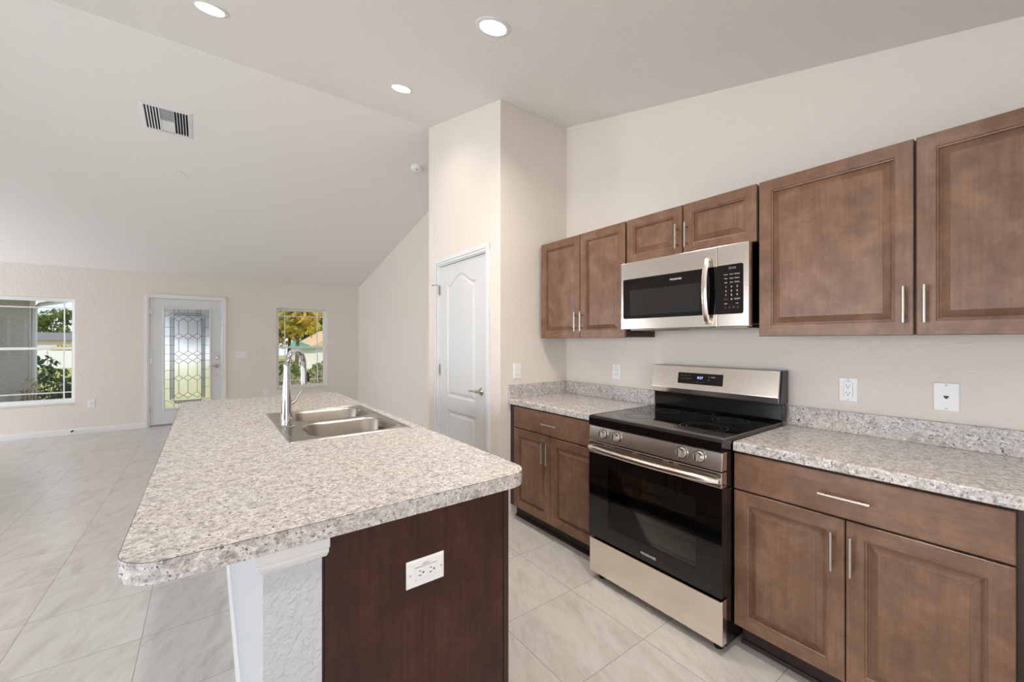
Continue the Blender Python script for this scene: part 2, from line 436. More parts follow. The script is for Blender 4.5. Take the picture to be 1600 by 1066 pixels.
# baseboards
def baseboard(name, frame, u0, u1, h=0.083, t=0.014):
    m = MB(frame)
    p = [(0, 0), (t, 0), (t, h * 0.72), (t * 0.75, h * 0.80), (t * 0.75, h * 0.88), (t * 0.35, h), (0, h)]
    A = [m.vert(u0, z, w) for w, z in p]; B = [m.vert(u1, z, w) for w, z in p]
    m.face(A); m.face(B[::-1])
    for k in range(len(p)): m.face([A[k], A[(k + 1) % len(p)], B[(k + 1) % len(p)], B[k]])
    return m.build(name, 'trim_white', kind='structure')
baseboard('baseboard_front', FRONT, XL + 0.014, -0.790)
baseboard('baseboard_front.001', FRONT, 0.257, XW - 0.014)
baseboard('baseboard_right', KIT, -YF, -YP2)
baseboard('baseboard_left', Frame((XL, 0, 0), (0, 1, 0), (0, 0, 1), (1, 0, 0)), YB, 0.9)
baseboard('baseboard_left.001', Frame((XL, 0, 0), (0, 1, 0), (0, 0, 1), (1, 0, 0)), 3.5, 4.62)
baseboard('baseboard_left.002', Frame((XL, 0, 0), (0, 1, 0), (0, 0, 1), (1, 0, 0)), 5.58, YF)
baseboard('baseboard_pantry', PSIDE, -YP2, -3.630)
baseboard('baseboard_pantry.001', PSIDE, -2.694, -YP)

# ------------------------------------------------------------------ windows
def window(name, x0, x1, z0, z1, zm, gx, gz, both=True):
    """single-hung vinyl window recessed in the front wall, with a prairie grid"""
    W = empty(name, ((x0 + x1) / 2, YF, z0), kind='structure')
    F = FRONT; w0, w1 = -0.16, -0.095; fr = 0.028
    m = MB(F)
    m.box(x0, x1, z0, z0 + fr, w0, w1); m.box(x0, x1, z1 - fr, z1, w0, w1)
    m.box(x0, x0 + fr, z0 + fr, z1 - fr, w0, w1); m.box(x1 - fr, x1, z0 + fr, z1 - fr, w0, w1)
    m.build('window_frame', 'vinyl_white', W, 0.003)
    def sash(a, b, c, d, wa, wb, rail, nm):
        m = MB(F); r = 0.022
        m.box(a, a + r, c, d, wa, wb); m.box(b - r, b, c, d, wa, wb)
        m.box(a + r, b - r, c, c + rail[0], wa, wb); m.box(a + r, b - r, d - rail[1], d, wa, wb)
        s_ = m.build(nm, 'vinyl_white', W, 0.002)
        mm = MB(F); wc = (wa + wb) / 2
        mm.box(a + r, b - r, c + rail[0], d - rail[1], wc - 0.002, wc + 0.002)
        mm.build('pane', 'window_glass', s_)
        g = MB(F); t_ = 0.0075
        g.box(a + r + gx, a + r + gx + 2 * t_, c + rail[0], d - rail[1], wc + 0.003, wc + 0.009)
        g.box(b - r - gx - 2 * t_, b - r - gx, c + rail[0], d - rail[1], wc + 0.003, wc + 0.009)
        zz = (d - rail[1] - gz - 2 * t_) if nm == 'upper_sash' else (c + rail[0] + gz)
        for p, q in ((a + r, a + r + gx), (a + r + gx + 2 * t_, b - r - gx - 2 * t_), (b - r - gx, b - r)):
            g.box(p, q, zz, zz + 2 * t_, wc + 0.003, wc + 0.009)
        g.build('muntin', 'vinyl_white', s_)
    sash(x0 + fr, x1 - fr, zm - 0.005, z1 - fr, -0.150, -0.128, (0.035, 0.022), 'upper_sash')
    sash(x0 + fr, x1 - fr, z0 + fr, zm + 0.030, -0.126, -0.100, (0.045, 0.035), 'lower_sash')
    m = MB(F); m.box(x0 + 0.001, x1 - 0.001, z0 + 0.0005, z0 + 0.016, -0.0945, 0.012)
    m.build('window_sill', 'marble_sill', W, 0.003)
    return W
window('window_1', *WIN1, 1.235, 0.072, 0.085)
window('window_2', *WIN2, 1.225, 0.095, 0.085)
# sliding glass door added in the unseen back wall to let light in
W3 = empty('window_3', (-1.6, YB, 0), kind='structure')
m = MB(BACKF)
m.box(-3.0, -0.2, 2.09, 2.15, -0.14, -0.06); m.box(-3.0, -0.2, 0, 0.05, -0.14, -0.06)
for a, b in ((-3.0, -2.93), (-1.64, -1.56), (-0.27, -0.2)): m.box(a, b, 0.05, 2.09, -0.14, -0.06)
m.build('window_frame', 'vinyl_white', W3)
m = MB(BACKF); m.box(-2.93, -1.64, 0.05, 2.09, -0.102, -0.098); m.box(-1.56, -0.27, 0.05, 2.09, -0.102, -0.098)
m.build('pane', 'window_glass', W3)

W4 = empty('window_4', (XL, 2.2, 0), kind='structure')  # unseen glass door added in the left wall for fill light
LF = Frame((XL, 0, 0), (0, 1, 0), (0, 0, 1), (1, 0, 0))
m = MB(LF)
m.box(0.9, 3.5, 2.13, 2.2, -0.08, -0.01); m.box(0.9, 3.5, 0, 0.05, -0.08, -0.01)
for a in (0.9, 2.165, 3.43): m.box(a, a + 0.07, 0.05, 2.13, -0.08, -0.01)
m.build('window_frame', 'vinyl_white', W4)
m = MB(LF)
for a in (0.97, 2.235): m.box(a, a + 1.195, 0.05, 2.13, -0.052, -0.048)
m.build('pane', 'window_glass', W4)

W6 = empty('window_6', (XL, 7.62, 0.4), kind='structure')  # unseen window added to brighten the living side
m = MB(LF)
m.box(6.95, 8.3, 2.04, 2.1, -0.08, -0.01); m.box(6.95, 8.3, 0.4, 0.46, -0.08, -0.01)
for a in (6.95, 8.24): m.box(a, a + 0.06, 0.46, 2.04, -0.08, -0.01)
m.build('window_frame', 'vinyl_white', W6)
m = MB(LF); m.box(7.01, 8.24, 0.46, 2.04, -0.052, -0.048); m.build('pane', 'window_glass', W6)
D3 = empty('door_3', (XL, 5.1, 0), kind='structure')
m = MB(LF); m.box(4.70, 5.50, 0.01, 2.04, 0.001, 0.012); m.build('door_slab', 'door_white', D3)
m = MB(LF)
for a in (4.62, 5.505): m.box(a, a + 0.075, 0, 2.05, 0.001, 0.02)
m.box(4.62, 5.58, 2.05, 2.125, 0.001, 0.02); m.build('casing', 'trim_white', D3)
W5 = empty('window_5', (XL, -0.9, 0.85), kind='structure')  # unseen window added to light the cabinet fronts
m = MB(LF)
m.box(-2.3, 0.5, 2.04, 2.1, -0.08, -0.01); m.box(-2.3, 0.5, 0.85, 0.91, -0.08, -0.01)
for a in (-2.3, -0.93, 0.44): m.box(a, a + 0.06, 0.91, 2.04, -0.08, -0.01)
m.build('window_frame', 'vinyl_white', W5)
m = MB(LF)
for a in (-2.24, -0.87): m.box(a, a + 1.31, 0.91, 2.04, -0.052, -0.048)
m.build('pane', 'window_glass', W5)

# ------------------------------------------------------------------ front entry door
D1 = empty('door_1', (-0.264, YF, 0), kind='structure')
m = MB(FRONT)
def casing(m, a, b, top, wd, th, v0=0.0):
    for w_, t_ in ((0.0, th * 0.6), (0.0, th)):
        pass
    o, i = wd, wd * 0.35
    m.box(a - o, a, v0, top, 0.0003, th * 0.65); m.box(a - o, a - i, v0, top + o, th * 0.65, th)
    m.box(b, b + o, v0, top, 0.0003, th * 0.65); m.box(b + i, b + o, v0, top + o, th * 0.65, th)
    m.box(a - o, b + o, top, top + o, 0.0003, th * 0.65); m.box(a - i, b + i, top + i, top + o, th * 0.65, th)
casing(m, -0.735, 0.205, 2.045, 0.055, 0.018)
m.build('casing', 'trim_white', D1, 0.003)
m = MB(FRONT)
m.box(-0.7449, -0.727, 0, 2.0549, -0.12, 0.0); m.box(0.197, 0.2149, 0, 2.0549, -0.12, 0.0); m.box(-0.727, 0.197, 2.037, 2.0549, -0.12, 0.0)
m.build('door_frame', 'trim_white', D1)
m = MB(FRONT); m.box(-0.727, 0.197, 0.0, 0.018, -0.16, 0.004); m.build('threshold', 'caulk_grey', D1, 0.003)
GX0, GX1, GZ0, GZ1 = -0.548, 0.030, 0.272, 1.875
m = MB(FRONT)
outer = rrect(-0.7205, 0.1925, 0.022, 2.031, 0.001, 1); inner = rrect(GX0, GX1, GZ0, GZ1, 0.004, 2)
for w in (-0.050, -0.006): m.fill([[(u, v, w) for u, v in outer], [(u, v, w) for u, v in inner]])
m.loops([[(u, v, -0.050) for u, v in outer], [(u, v, -0.006) for u, v in outer]], smooth=False)
m.loops([[(u, v, -0.050) for u, v in inner], [(u, v, -0.006) for u, v in inner]], smooth=False)
slab = m.build('door_slab', 'door_white', D1)
m = MB(FRONT)   # raised lite frame
def ringframe(m, u0, u1, v0, v1, steps, mi=0, cap=False):
    """steps: (inset, w) nested rectangles"""
    R = [[(u0 + i, v0 + i, w), (u1 - i, v0 + i, w), (u1 - i, v1 - i, w), (u0 + i, v1 - i, w)] for i, w in steps]
    m.loops(R, True, False, cap, mi, smooth=False)
ringframe(m, GX0 - 0.028, GX1 + 0.028, GZ0 - 0.028, GZ1 + 0.028, [(0, -0.006), (0.003, 0.004), (0.016, 0.008), (0.026, 0.006), (0.0275, -0.008)])
m.build('lite_frame', 'door_white', slab)
GW = -0.018
def gmap(px, py):      # position on the leaded glass, from 0..1 across and down
    return GX0 + px * (GX1 - GX0), GZ1 - py * (GZ1 - GZ0)
def gx(x): return (x - 178) / 290.0
def gy(y): return (y - 197) / 690.0
m = MB(FRONT); m.box(GX0, GX1, GZ0, GZ1, GW - 0.006, GW); m.build('glass', 'rain_glass', slab)
m = MB(FRONT)
def strip(m, x0, y0, x1, y1, w0, w1):
    a = gmap(gx(x0), gy(y0)); b = gmap(gx(x1), gy(y1)); m.box(min(a[0], b[0]), max(a[0], b[0]), min(a[1], b[1]), max(a[1], b[1]), w0, w1)
strip(m, 213, 258, 236, 826, GW + 0.0005, GW + 0.003); strip(m, 413, 258, 436, 826, GW + 0.0005, GW + 0.003)
strip(m, 236, 226, 413, 242, GW + 0.0005, GW + 0.003); strip(m, 236, 838, 413, 856, GW + 0.0005, GW + 0.003)
m.build('border_strip', 'border_glass', slab)
m = MB(FRONT)
def came(p, q, r=0.0034):
    a = gmap(gx(p[0]), gy(p[1])); b = gmap(gx(q[0]), gy(q[1]))
    m.tube([(a[0], a[1], GW + 0.004), (b[0], b[1], GW + 0.004)], r, 6)
def came_poly(P, r=0.0034):
    for a, b in zip(P[:-1], P[1:]): came(a, b, r)
o_ = [(244, 224), (405, 224), (413, 240), (436, 256), (436, 828), (413, 842), (405, 858), (244, 858), (236, 842), (211, 828), (211, 256), (236, 240), (244, 224)]
came_poly(o_); came_poly([(236, 240), (413, 240), (413, 842), (236, 842), (236, 240)])
for cx_, cy_, a0 in ((178, 197, 270), (468, 197, 180), (468, 887, 90), (178, 887, 0)):
    P = [(cx_ + 60 * math.cos(math.radians(a0 + 90 * k / 6)), cy_ - 52 * math.sin(math.radians(a0 + 90 * k / 6))) for k in range(7)]
    came_poly(P)
for y in (325, 387, 450, 512, 560, 625, 688, 750):
    came((178, y), (236, y), 0.0028); came((413, y), (468, y), 0.0028)
for x in (265, 325, 385): came((x, 197), (x, 224), 0.0028); came((x, 858), (x, 887), 0.0028)
rows = [265, 388, 512, 560, 682, 805]
for ri, y in enumerate(rows):
    for x in (265, 325, 385):
        came_poly([(x - 29, y), (x, y - 20), (x + 29, y), (x, y + 20), (x - 29, y)])
for a, b in ((265, 388), (388, 512), (560, 682), (682, 805)):
    for x in (265, 325, 385): came((x, a + 20), (x, b - 20))
for x in (265, 325, 385): came((x, 532), (x, 540))
m.build('leading', 'lead_came', slab)
m = MB(FRONT)
for y in rows:
    for x in (265, 325, 385):
        P = [gmap(gx(a), gy(b)) for a, b in ((x - 24, y), (x, y + 16), (x + 24, y), (x, y - 16))]
        m.loops([[(u, v, GW + 0.0005) for u, v in P], [(u, v, GW + 0.003) for u, v in P]], True, False, False, smooth=False)
        i = [m.vert(u, v, GW + 0.003) for u, v in P]; c = gmap(gx(x), gy(y)); c = m.vert(c[0], c[1], GW + 0.007)
        for k in range(4): m.face([i[k], i[(k + 1) % 4], c])
m.build('bevel_diamond', 'bevel_glass', slab)
def hinge(frame, u, v, parent):
    m = MB(frame); m.box(u - 0.004, u + 0.012, v - 0.045, v + 0.045, 0.0, 0.003)
    m.tube([(u, v - 0.047, 0.008), (u, v + 0.047, 0.008)], 0.006, 10)
    return m.build('hinge', 'nickel', parent)
for v in (0.27, 1.04, 1.82): hinge(Frame(FRONT.o - Vector((0, 0, 0)), FRONT.U, FRONT.V, FRONT.W), -0.7235, v, D1)
def lever(frame, u, v, w, d, parent, mat='nickel'):
    """lever handle pointing towards d (-1 or 1) along u"""
    m = MB(frame)
    m.lathe((u, v, w), (0, 0, 1), [(0.033, 0), (0.033, 0.004), (0.028, 0.011), (0.016, 0.014), (0.012, 0.018), (0.012, 0.048), (0.010, 0.052)], 28)
    pts = [(u, v, w + 0.045), (u + d * 0.02, v + 0.001, w + 0.052), (u + d * 0.05, v + 0.004, w + 0.054), (u + d * 0.085, v - 0.001, w + 0.052), (u + d * 0.112, v - 0.006, w + 0.048)]
    m.tube(pts, [0.0105, 0.010, 0.0085, 0.0075, 0.0065], 12)
    return m.build('lever_handle', mat, parent)
lever(FRONT, 0.130, 0.930, -0.006, -1, D1)
m = MB(FRONT); m.lathe((0.130, 1.072, -0.006), (0, 0, 1), [(0.032, 0), (0.031, 0.006), (0.025, 0.013), (0.022, 0.014)], 28)
m.box(0.122, 0.138, 1.054, 1.090, 0.008, 0.026); m.build('deadbolt', 'nickel', D1)
m = MB(FRONT); m.lathe((0.132, 0.775, -0.006), (0, 0, 1), [(0.009, 0), (0.009, 0.002), (0.005, 0.004)], 16); m.build('peep_cover', 'nickel', D1)

# ------------------------------------------------------------------ pantry door
D2 = empty('door_2', (XP, 3.14, 0), kind='structure')
YA, YZ = 2.741, 3.543     # slab
m = MB(PSIDE); casing(m, -3.560, -2.725, 2.075, 0.056, 0.018)
# remove below-floor overlap: casing starts at the floor
m.build('casing', 'trim_white', D2, 0.004)
m = MB(PSIDE)
m.box(-3.5699, -3.5465, 0, 2.0849, -0.109, -0.0005); m.box(-2.7375, -2.7151, 0, 2.0849, -0.109, -0.0005); m.box(-3.5465, -2.7375, 2.062, 2.0849, -0.109, -0.0005)
m.box(-3.5465, -3.535, 0.0, 2.062, -0.075, -0.045); m.box(-2.750, -2.7375, 0.0, 2.062, -0.075, -0.045)
m.build('door_frame', 'trim_white', D2)
def arch_loop(u0, u1, v0, v1, rise, ins, n=24):
    """rectangle whose top edge swells up in a smooth hump; inset by ins"""
    a, b, c = u0 + ins, u1 - ins, v0 + ins
    pts = [(a, c), (b, c)]
    W = u1 - u0
    for k in range(n + 1):
        u = b + (a - b) * k / n
        s_ = (u - u0) / W
        q = min(max((s_ - 0.03) / 0.94, 0), 1)
        h = rise * (0.5 - 0.5 * math.cos(2 * PI * q))
        pts.append((u, v1 + h - ins))
    return pts
m = MB(PSIDE)
sw0, sw1 = -0.044, -0.008
outer = [(-YZ, 0.010), (-YA, 0.010), (-YA, 2.058), (-YZ, 2.058)]
def pl1(i): return arch_loop(-3.405, -2.905, 0.845, 1.868, 0.088, i)
def pl2(i): return arch_loop(-3.405, -2.905, 0.22, 0.718, 0.0, i)
m.fill([[(u, v, sw1) for u, v in outer], [(u, v, sw1) for u, v in pl1(0)], [(u, v, sw1) for u, v in pl2(0)]])
for pl_ in (pl1, pl2):
    m.loops([[(u, v, sw1 + dw) for u, v in pl_(i)] for i, dw in ((0, 0), (0.004, -0.004), (0.016, -0.009), (0.026, -0.009), (0.046, -0.002), (0.05, -0.0015))], smooth=False)
    m.fill([[(u, v, sw1 - 0.0015) for u, v in pl_(0.05)]])
m.loops([[(u, v, sw0) for u, v in outer], [(u, v, sw1) for u, v in outer]], True, True, False, smooth=False)
m.build('door_slab', 'door_white', D2, 0)
for v in (0.20, 1.086, 1.838): hinge(PSIDE, -3.548, v, D2)
m = MB(PSIDE); m.tube([(-3.548, 1.888, 0.008), (-3.575, 1.893, 0.020), (-3.625, 1.893, 0.032)], 0.0035, 8)
m.lathe((-3.625, 1.893, 0.032), (-1, 0, 0.4), [(0.007, 0), (0.007, 0.008)], 12); m.build('hinge_stop', 'nickel', D2)
lever(PSIDE, -2.812, 0.943, -0.008, -1, D2)
m = MB(PSIDE); m.box(-2.7405, -2.7345, 0.912, 0.972, -0.030, 0.0005); m.build('strike_plate', 'nickel', D2)

# ================================================================== ceiling fixtures
def downlight(x, y, label, grp='recessed ceiling downlights', power=LAMP_W):
    F = slope_frame(x, y)
    o = empty('ceiling_light', F(0, 0, 0), label, 'ceiling light', grp)
    m = MB(F); R = 0.092
    m.lathe((0, 0, 0), (0, 0, 1), [(R, 0.0), (R, 0.003), (R - 0.006, 0.006), (R - 0.020, 0.0065), (R - 0.024, 0.003)], 40, cap0=False, cap1=False)
    m.build('trim_ring', 'trim_white', o)
    m = MB(F); m.lathe((0, 0, 0), (0, 0, 1), [(R - 0.024, 0.0015), (R - 0.024, 0.003), (0.03, 0.0045), (0.0, 0.005)], 40, cap0=True, cap1=False)
    m.build('lens', 'lens_glow', o)
    d = bpy.data.lights.new('downlight', 'AREA'); d.shape = 'DISK'; d.size = 0.13; d.energy = power; d.color = LAMP_COL; d.spread = math.radians(138)
    L = bpy.data.objects.new('downlight', d); COL.objects.link(L); L.parent = o
    L.location = F.W * 0.012
    L.rotation_euler = (-F.W).to_track_quat('Z', 'Y').to_euler()
    return o
downlight(1.199, 1.772, 'round white recessed ceiling light nearest the camera, above the range aisle', power=LAMP_W * 1.1)
downlight(1.203, 3.048, 'small round recessed ceiling light beside the tall pantry wall', power=LAMP_W * 0.32)
downlight(0.012, 2.956, 'round recessed ceiling light cut by the top edge, above the island', power=LAMP_W * 0.5)
REAR_FILL = [(0.0, 1.75), (1.2, 0.45), (0.0, 0.45), (-1.6, -1.9), (0.8, -1.9)]  # unseen downlights put in to light the room
for k, (x, y) in enumerate(REAR_FILL):
    downlight(x, y, ['round recessed ceiling light above the near end of the island', 'round recessed ceiling light above the right base cabinet',
                     'round recessed ceiling light straight above the camera', 'round recessed ceiling light in the flat ceiling by the glass door',
                     'round recessed ceiling light in the flat ceiling by the kitchen wall'][k], power=LAMP_W * (0.45, 1.0, 0.2, 0.6, 0.6)[k])

# air vent on the living slope
VF = slope_frame(-0.281, 4.686)
vo = empty('air_vent', VF(0, 0, 0), 'white rectangular air vent with three louvre sections on sloped ceiling', 'air vent')
m = MB(VF); hu, hv = 0.175, 0.185
ringframe(m, -hu, hu, -hv, hv, [(0, 0.0), (0.002, 0.004), (0.022, 0.009), (0.028, 0.009), (0.030, 0.001)])
m.build('frame', 'trim_white', vo)
m = MB(VF); m.box(-hu + 0.028, hu - 0.028, -hv + 0.028, hv - 0.028, 0.0004, 0.0012); m.build('duct_opening', 'gap_black', vo)
def blade(m, u0, v0, u1, v1, lean, along):
    t_ = 0.0012; w0, w1 = 0.0014, 0.0095
    if along == 'v': P = [(u0, v0), (u0, v1)]; L = (lean, 0)
    else: P = [(u0, v0), (u1, v0)]; L = (0, lean)
    a, b = P
    q = [(a[0], a[1], w0), (b[0], b[1], w0), (b[0] + L[0], b[1] + L[1], w1), (a[0] + L[0], a[1] + L[1], w1)]
    o = (t_ if along == 'v' else 0, t_ if along != 'v' else 0)
    m.loops([[q[0], q[1], q[2], q[3]], [(x + o[0], y + o[1], z) for x, y, z in q]], True, True, True, smooth=False)
inn = hu - 0.030; inv = hv - 0.030
for grp_i, (a, lean) in enumerate(((-inn + 0.004, 0.009), (0.052, 0.005))):
    m = MB(VF)
    for k in range(5):
        u = a + 0.006 + k * 0.0195 + (0.006 if grp_i else 0)
        blade(m, u, -inv, u, inv, lean, 'v')
    m.build('louvre_bank', 'trim_white', vo)
m = MB(VF)
for k in range(14):
    v = -inv + 0.012 + k * 0.0205
    blade(m, -0.046, v, 0.046, v, 0.017 if v > 0 else 0.001, 'u')
m.box(-0.050, -0.047, -inv, inv, 0.0014, 0.010); m.box(0.047, 0.050, -inv, inv, 0.0014, 0.010); m.box(-0.046, 0.046, -0.004, 0.004, 0.0014, 0.010)
m.build('centre_louvres', 'trim_white', vo)

SF = slope_frame(1.93, 4.42)
so = empty('smoke_detector', SF(0, 0, 0), 'round white smoke detector on sloped ceiling beside the pantry corner', 'smoke detector')
m = MB(SF); m.lathe((0, 0, 0), (0, 0, 1), [(0.068, 0), (0.068, 0.008), (0.060, 0.012), (0.058, 0.030), (0.048, 0.038), (0.0, 0.040)], 36, cap1=False); m.build('housing', 'plate_white', so)
m = MB(SF); m.lathe((-0.015, -0.02, 0.0395), (0, 0, 1), [(0.010, 0), (0.009, 0.003)], 16); m.build('test_button', 'caulk_grey', so)
CF = slope_frame(-0.248, 5.54)
m = MB(CF); m.lathe((0, 0, 0), (0, 0, 1), [(0.075, 0), (0.075, 0.003), (0.070, 0.0045)], 40)
o = m.build('ceiling_cover_plate', 'ceiling_paint'); tag(o, 'flat round blank cover disc painted like the sloped ceiling', 'cover plate')

# ================================================================== electrical plates
def plate(frame, u, v, label, cat, style, horizontal=False, w=0.0, pw=0.074, ph=0.117, group=None, name='wall_outlet'):
    F0 = Frame(frame(u, v, w), frame.V if horizontal else frame.U, -frame.U if horizontal else frame.V, frame.W)
    o = empty(name, F0(0, 0, 0), label, cat, group)
    m = MB(F0); ringframe(m, -pw / 2, pw / 2, -ph / 2, ph / 2, [(0, 0.0003), (0, 0.003), (0.003, 0.006), (0.006, 0.0065)], cap=True)
    m.build('plate', 'plate_white', o)
    m = MB(F0)
    if style != 'triple':
        for s_ in (-1, 1):
            m = MB(F0); m.lathe((0, s_ * 0.0485, 0.0062), (0, 0, 1), [(0.0036, 0), (0.003, 0.0015)], 10); m.build('screw', 'screw_grey', o)
    if style in ('outlet', 'gfci'):
        m = MB(F0)
        P = rrect(-0.0168, 0.0168, -0.0335, 0.0335, 0.003, 3)
        m.loops([[(a, b, 0.006) for a, b in P], [(a, b, 0.0085) for a, b in P]], True, False, True, smooth=False)
        m.build('socket_face', 'plate_white', o)
        m = MB(F0); g = 0.0006
        m.box(-0.0178, -0.0170, -0.0345, 0.0345, 0.0063, 0.0069); m.box(0.0170, 0.0178, -0.0345, 0.0345, 0.0063, 0.0069)
        for c in (0.017, -0.017):
            m.box(-0.0075, -0.0050, c - 0.001, c + 0.007, 0.0083, 0.0088); m.box(0.0052, 0.0076, c, c + 0.006, 0.0083, 0.0088)
            m.lathe((0, c - 0.0075, 0.0083), (0, 0, 1), [(0.0028, 0), (0.0028, 0.0005)], 12)
        m.build('socket_slots', 'slot_dark', o)
        if style == 'gfci':
            m = MB(F0)
            for i, L in enumerate((0.012, 0.009)):
                if horizontal: m.box(0.0215 + i * 0.0036, 0.0225 + i * 0.0036, -L, L, 0.0063, 0.0068)
                else: m.box(-L, L, 0.0385 + i * 0.0036, 0.0395 + i * 0.0036, 0.0063, 0.0068)
            m.build('plate_lettering', 'grey_print', o)
    elif style == 'switch':
        m = MB(F0); P = rrect(-0.0165, 0.0165, -0.033, 0.033, 0.003, 3)
        m.loops([[(a, b, 0.006) for a, b in P], [(a, b, 0.0085 + (0.002 if b > 0 else 0)) for a, b in P]], True, False, True, smooth=False)
        m.build('rocker', 'plate_white', o)
        m = MB(F0); m.box(-0.0178, -0.0168, -0.034, 0.034, 0.0063, 0.0069); m.box(0.0168, 0.0178, -0.034, 0.034, 0.0063, 0.0069); m.box(-0.012, 0.012, -0.031, -0.028, 0.0083, 0.0088)
        m.build('rocker_gap', 'caulk_grey', o)
    elif style == 'jack':
        m = MB(F0); P = [(-0.008, 0.005), (-0.008, 0.0), (-0.004, -0.003), (-0.004, -0.007), (0.004, -0.007), (0.004, -0.003), (0.008, 0.0), (0.008, 0.005)]
        m.loops([[(a, b, 0.0062) for a, b in P], [(a, b, 0.007) for a, b in P]], True, False, True, smooth=False)
        m.build('jack', 'slot_dark', o)
    elif style == 'triple':
        m = MB(F0)
        for c in (-0.046, 0, 0.046):
            P = rrect(c - 0.0165, c + 0.0165, -0.033, 0.033, 0.003, 3)
            m.loops([[(a, b, 0.006) for a, b in P], [(a, b, 0.0085) for a, b in P]], True, False, True, smooth=False)
        m.build('rocker', 'plate_white', o)
        m = MB(F0)
        for c in (-0.046, 0, 0.046):
            m.box(c - 0.0178, c - 0.0168, -0.034, 0.034, 0.0063, 0.0069); m.box(c + 0.0168, c + 0.0178, -0.034, 0.034, 0.0063, 0.0069)
        m.build('rocker_gap', 'caulk_grey', o)
    return o
plate(KIT, -1.996, 1.124, 'white outlet on kitchen wall left of the range above the backsplash', 'outlet', 'gfci')
plate(KIT, -0.607, 1.121, 'white outlet with two sockets on kitchen wall right of the range', 'outlet', 'gfci')
plate(KIT, -0.282, 1.121, 'white phone jack plate on kitchen wall at the right edge', 'jack plate', 'jack', pw=0.078, ph=0.120, name='phone_jack')
plate(PFRONT, 1.940, 1.119, 'white rocker light switch on the pantry wall above the backsplash end', 'light switch', 'switch', name='light_switch')
plate(FRONT, -1.375, 0.427, 'white outlet low on front wall between left window and entry door', 'outlet', 'outlet')
plate(FRONT, 0.475, 1.119, 'wide white three-gang switch plate on front wall right of the entry door', 'light switch', 'triple', pw=0.165, name='light_switch')
plate(FRONT, 0.850, 0.435, 'white outlet low on front wall left of the small window', 'outlet', 'outlet')
plate(KIT, -6.625, 0.43, 'white outlet low on the living room side wall beyond the faucet', 'outlet', 'outlet')
m = MB(FRONT); m.lathe((-1.565, 0.052, 0.0138), (0, 0, 1), [(0.011, 0), (0.010, 0.004), (0.005, 0.006), (0.005, 0.045), (0.011, 0.048), (0.011, 0.062)], 16)
o = m.build('door_stop', 'rubber'); tag(o, 'small dark round door stop on the white front baseboard', 'door stop')

# ================================================================== cabinets
ST = 0.052
def cab_door(name, u0, u1, v0, v1, w1, parent, hu=None, hv=None, hlen=0.150, horiz=False, F=KIT, panel=True, mv='maple_vertical', mh='maple_horizontal'):
    th = 0.019; w0 = w1 - th; e = 0.0025
    m = MB(F)
    R0 = [(u0, v0), (u1, v0), (u1, v1), (u0, v1)]
    def rect(i): return [(u0 + i, v0 + i), (u1 - i, v0 + i), (u1 - i, v1 - i), (u0 + i, v1 - i)]
    m.loops([[(a, b, w0) for a, b in rect(0)], [(a, b, w1 - e) for a, b in rect(0)], [(a, b, w1) for a, b in rect(e)]], True, True, False, 1 if horiz else 0, smooth=False)
    if panel:
        a, b, c, d = u0 + e, u1 - e, v0 + e, v1 - e
        s0, s1, t0, t1 = u0 + ST, u1 - ST, v0 + ST, v1 - ST
        m.quad([(a, c, w1), (s0, c, w1), (s0, d, w1), (a, d, w1)], 0); m.quad([(s1, c, w1), (b, c, w1), (b, d, w1), (s1, d, w1)], 0)
        m.quad([(s0, c, w1), (s1, c, w1), (s1, t0, w1), (s0, t0, w1)], 1); m.quad([(s0, t1, w1), (s1, t1, w1), (s1, d, w1), (s0, d, w1)], 1)
        ringframe(m, s0, s1, t0, t1, [(0, w1), (0.0015, w1 - 0.004), (0.007, w1 - 0.0055), (0.0085, w1 - 0.014), (0.0115, w1 - 0.014), (0.036, w1 - 0.003), (0.0365, w1 - 0.0012)], 0, cap=True)
    else:
        m.quad([(u0 + e, v0 + e, w1), (u1 - e, v0 + e, w1), (u1 - e, v1 - e, w1), (u0 + e, v1 - e, w1)], 1)
    o = m.build(name, [mv, mh], parent, recalc=True)
    if hu is not None:
        h = MB(F); r = 0.0058; L = hlen / 2; q = L * 0.64; so_ = 0.030
        if horiz:
            h.tube([(hu - L, hv, w1 + so_), (hu + L, hv, w1 + so_)], r, 14)
            for s_ in (-q, q): h.tube([(hu + s_, hv, w1 - 0.001), (hu + s_, hv, w1 + so_)], 0.0045, 10)
        else:
            h.tube([(hu, hv - L, w1 + so_), (hu, hv + L, w1 + so_)], r, 14)
            for s_ in (-q, q): h.tube([(hu, hv + s_, w1 - 0.001), (hu, hv + s_, w1 + so_)], 0.0045, 10)
        h.build('handle', 'pull_steel', o)
    return o
UW = 0.3262                       # upper door face
ZU0, ZU1 = 1.3768, 2.1226
def upper(name, u0, u1, v0, v1, doors, label):
    c = empty(name, KIT((u0 + u1) / 2, v0, 0), label, 'cabinet')
    m = MB(KIT); wb = UW - 0.0205
    m.box(u0, u1, v0, v1, 0.0005, wb)
    m.build('cabinet_box', 'maple_side', c, 0.001, 1)
    for d in doors:
        cab_door('cabinet_door', *d[:4], UW, c, d[4], d[5], 0.140)
    return c
g = 0.0017
upper('wall_cabinet', -2.490, -1.6665, ZU0 + 0.004, ZU1 - 0.002, [(-2.488, -2.066, ZU0, ZU1, -2.090, 1.494), (-2.060, -1.6675, ZU0, ZU1, -2.034, 1.494)],
      'brown two-door wall cabinet left of the microwave, touching no other on its left')
upper('wall_cabinet', -1.6525, -0.8835, 1.846, ZU1 - 0.002, [(-1.6525, -1.2745, 1.842, ZU1, -1.2985, 1.945), (-1.2665, -0.8835, 1.842, ZU1, -1.2420, 1.945)],
      'short brown two-door wall cabinet directly above the microwave')
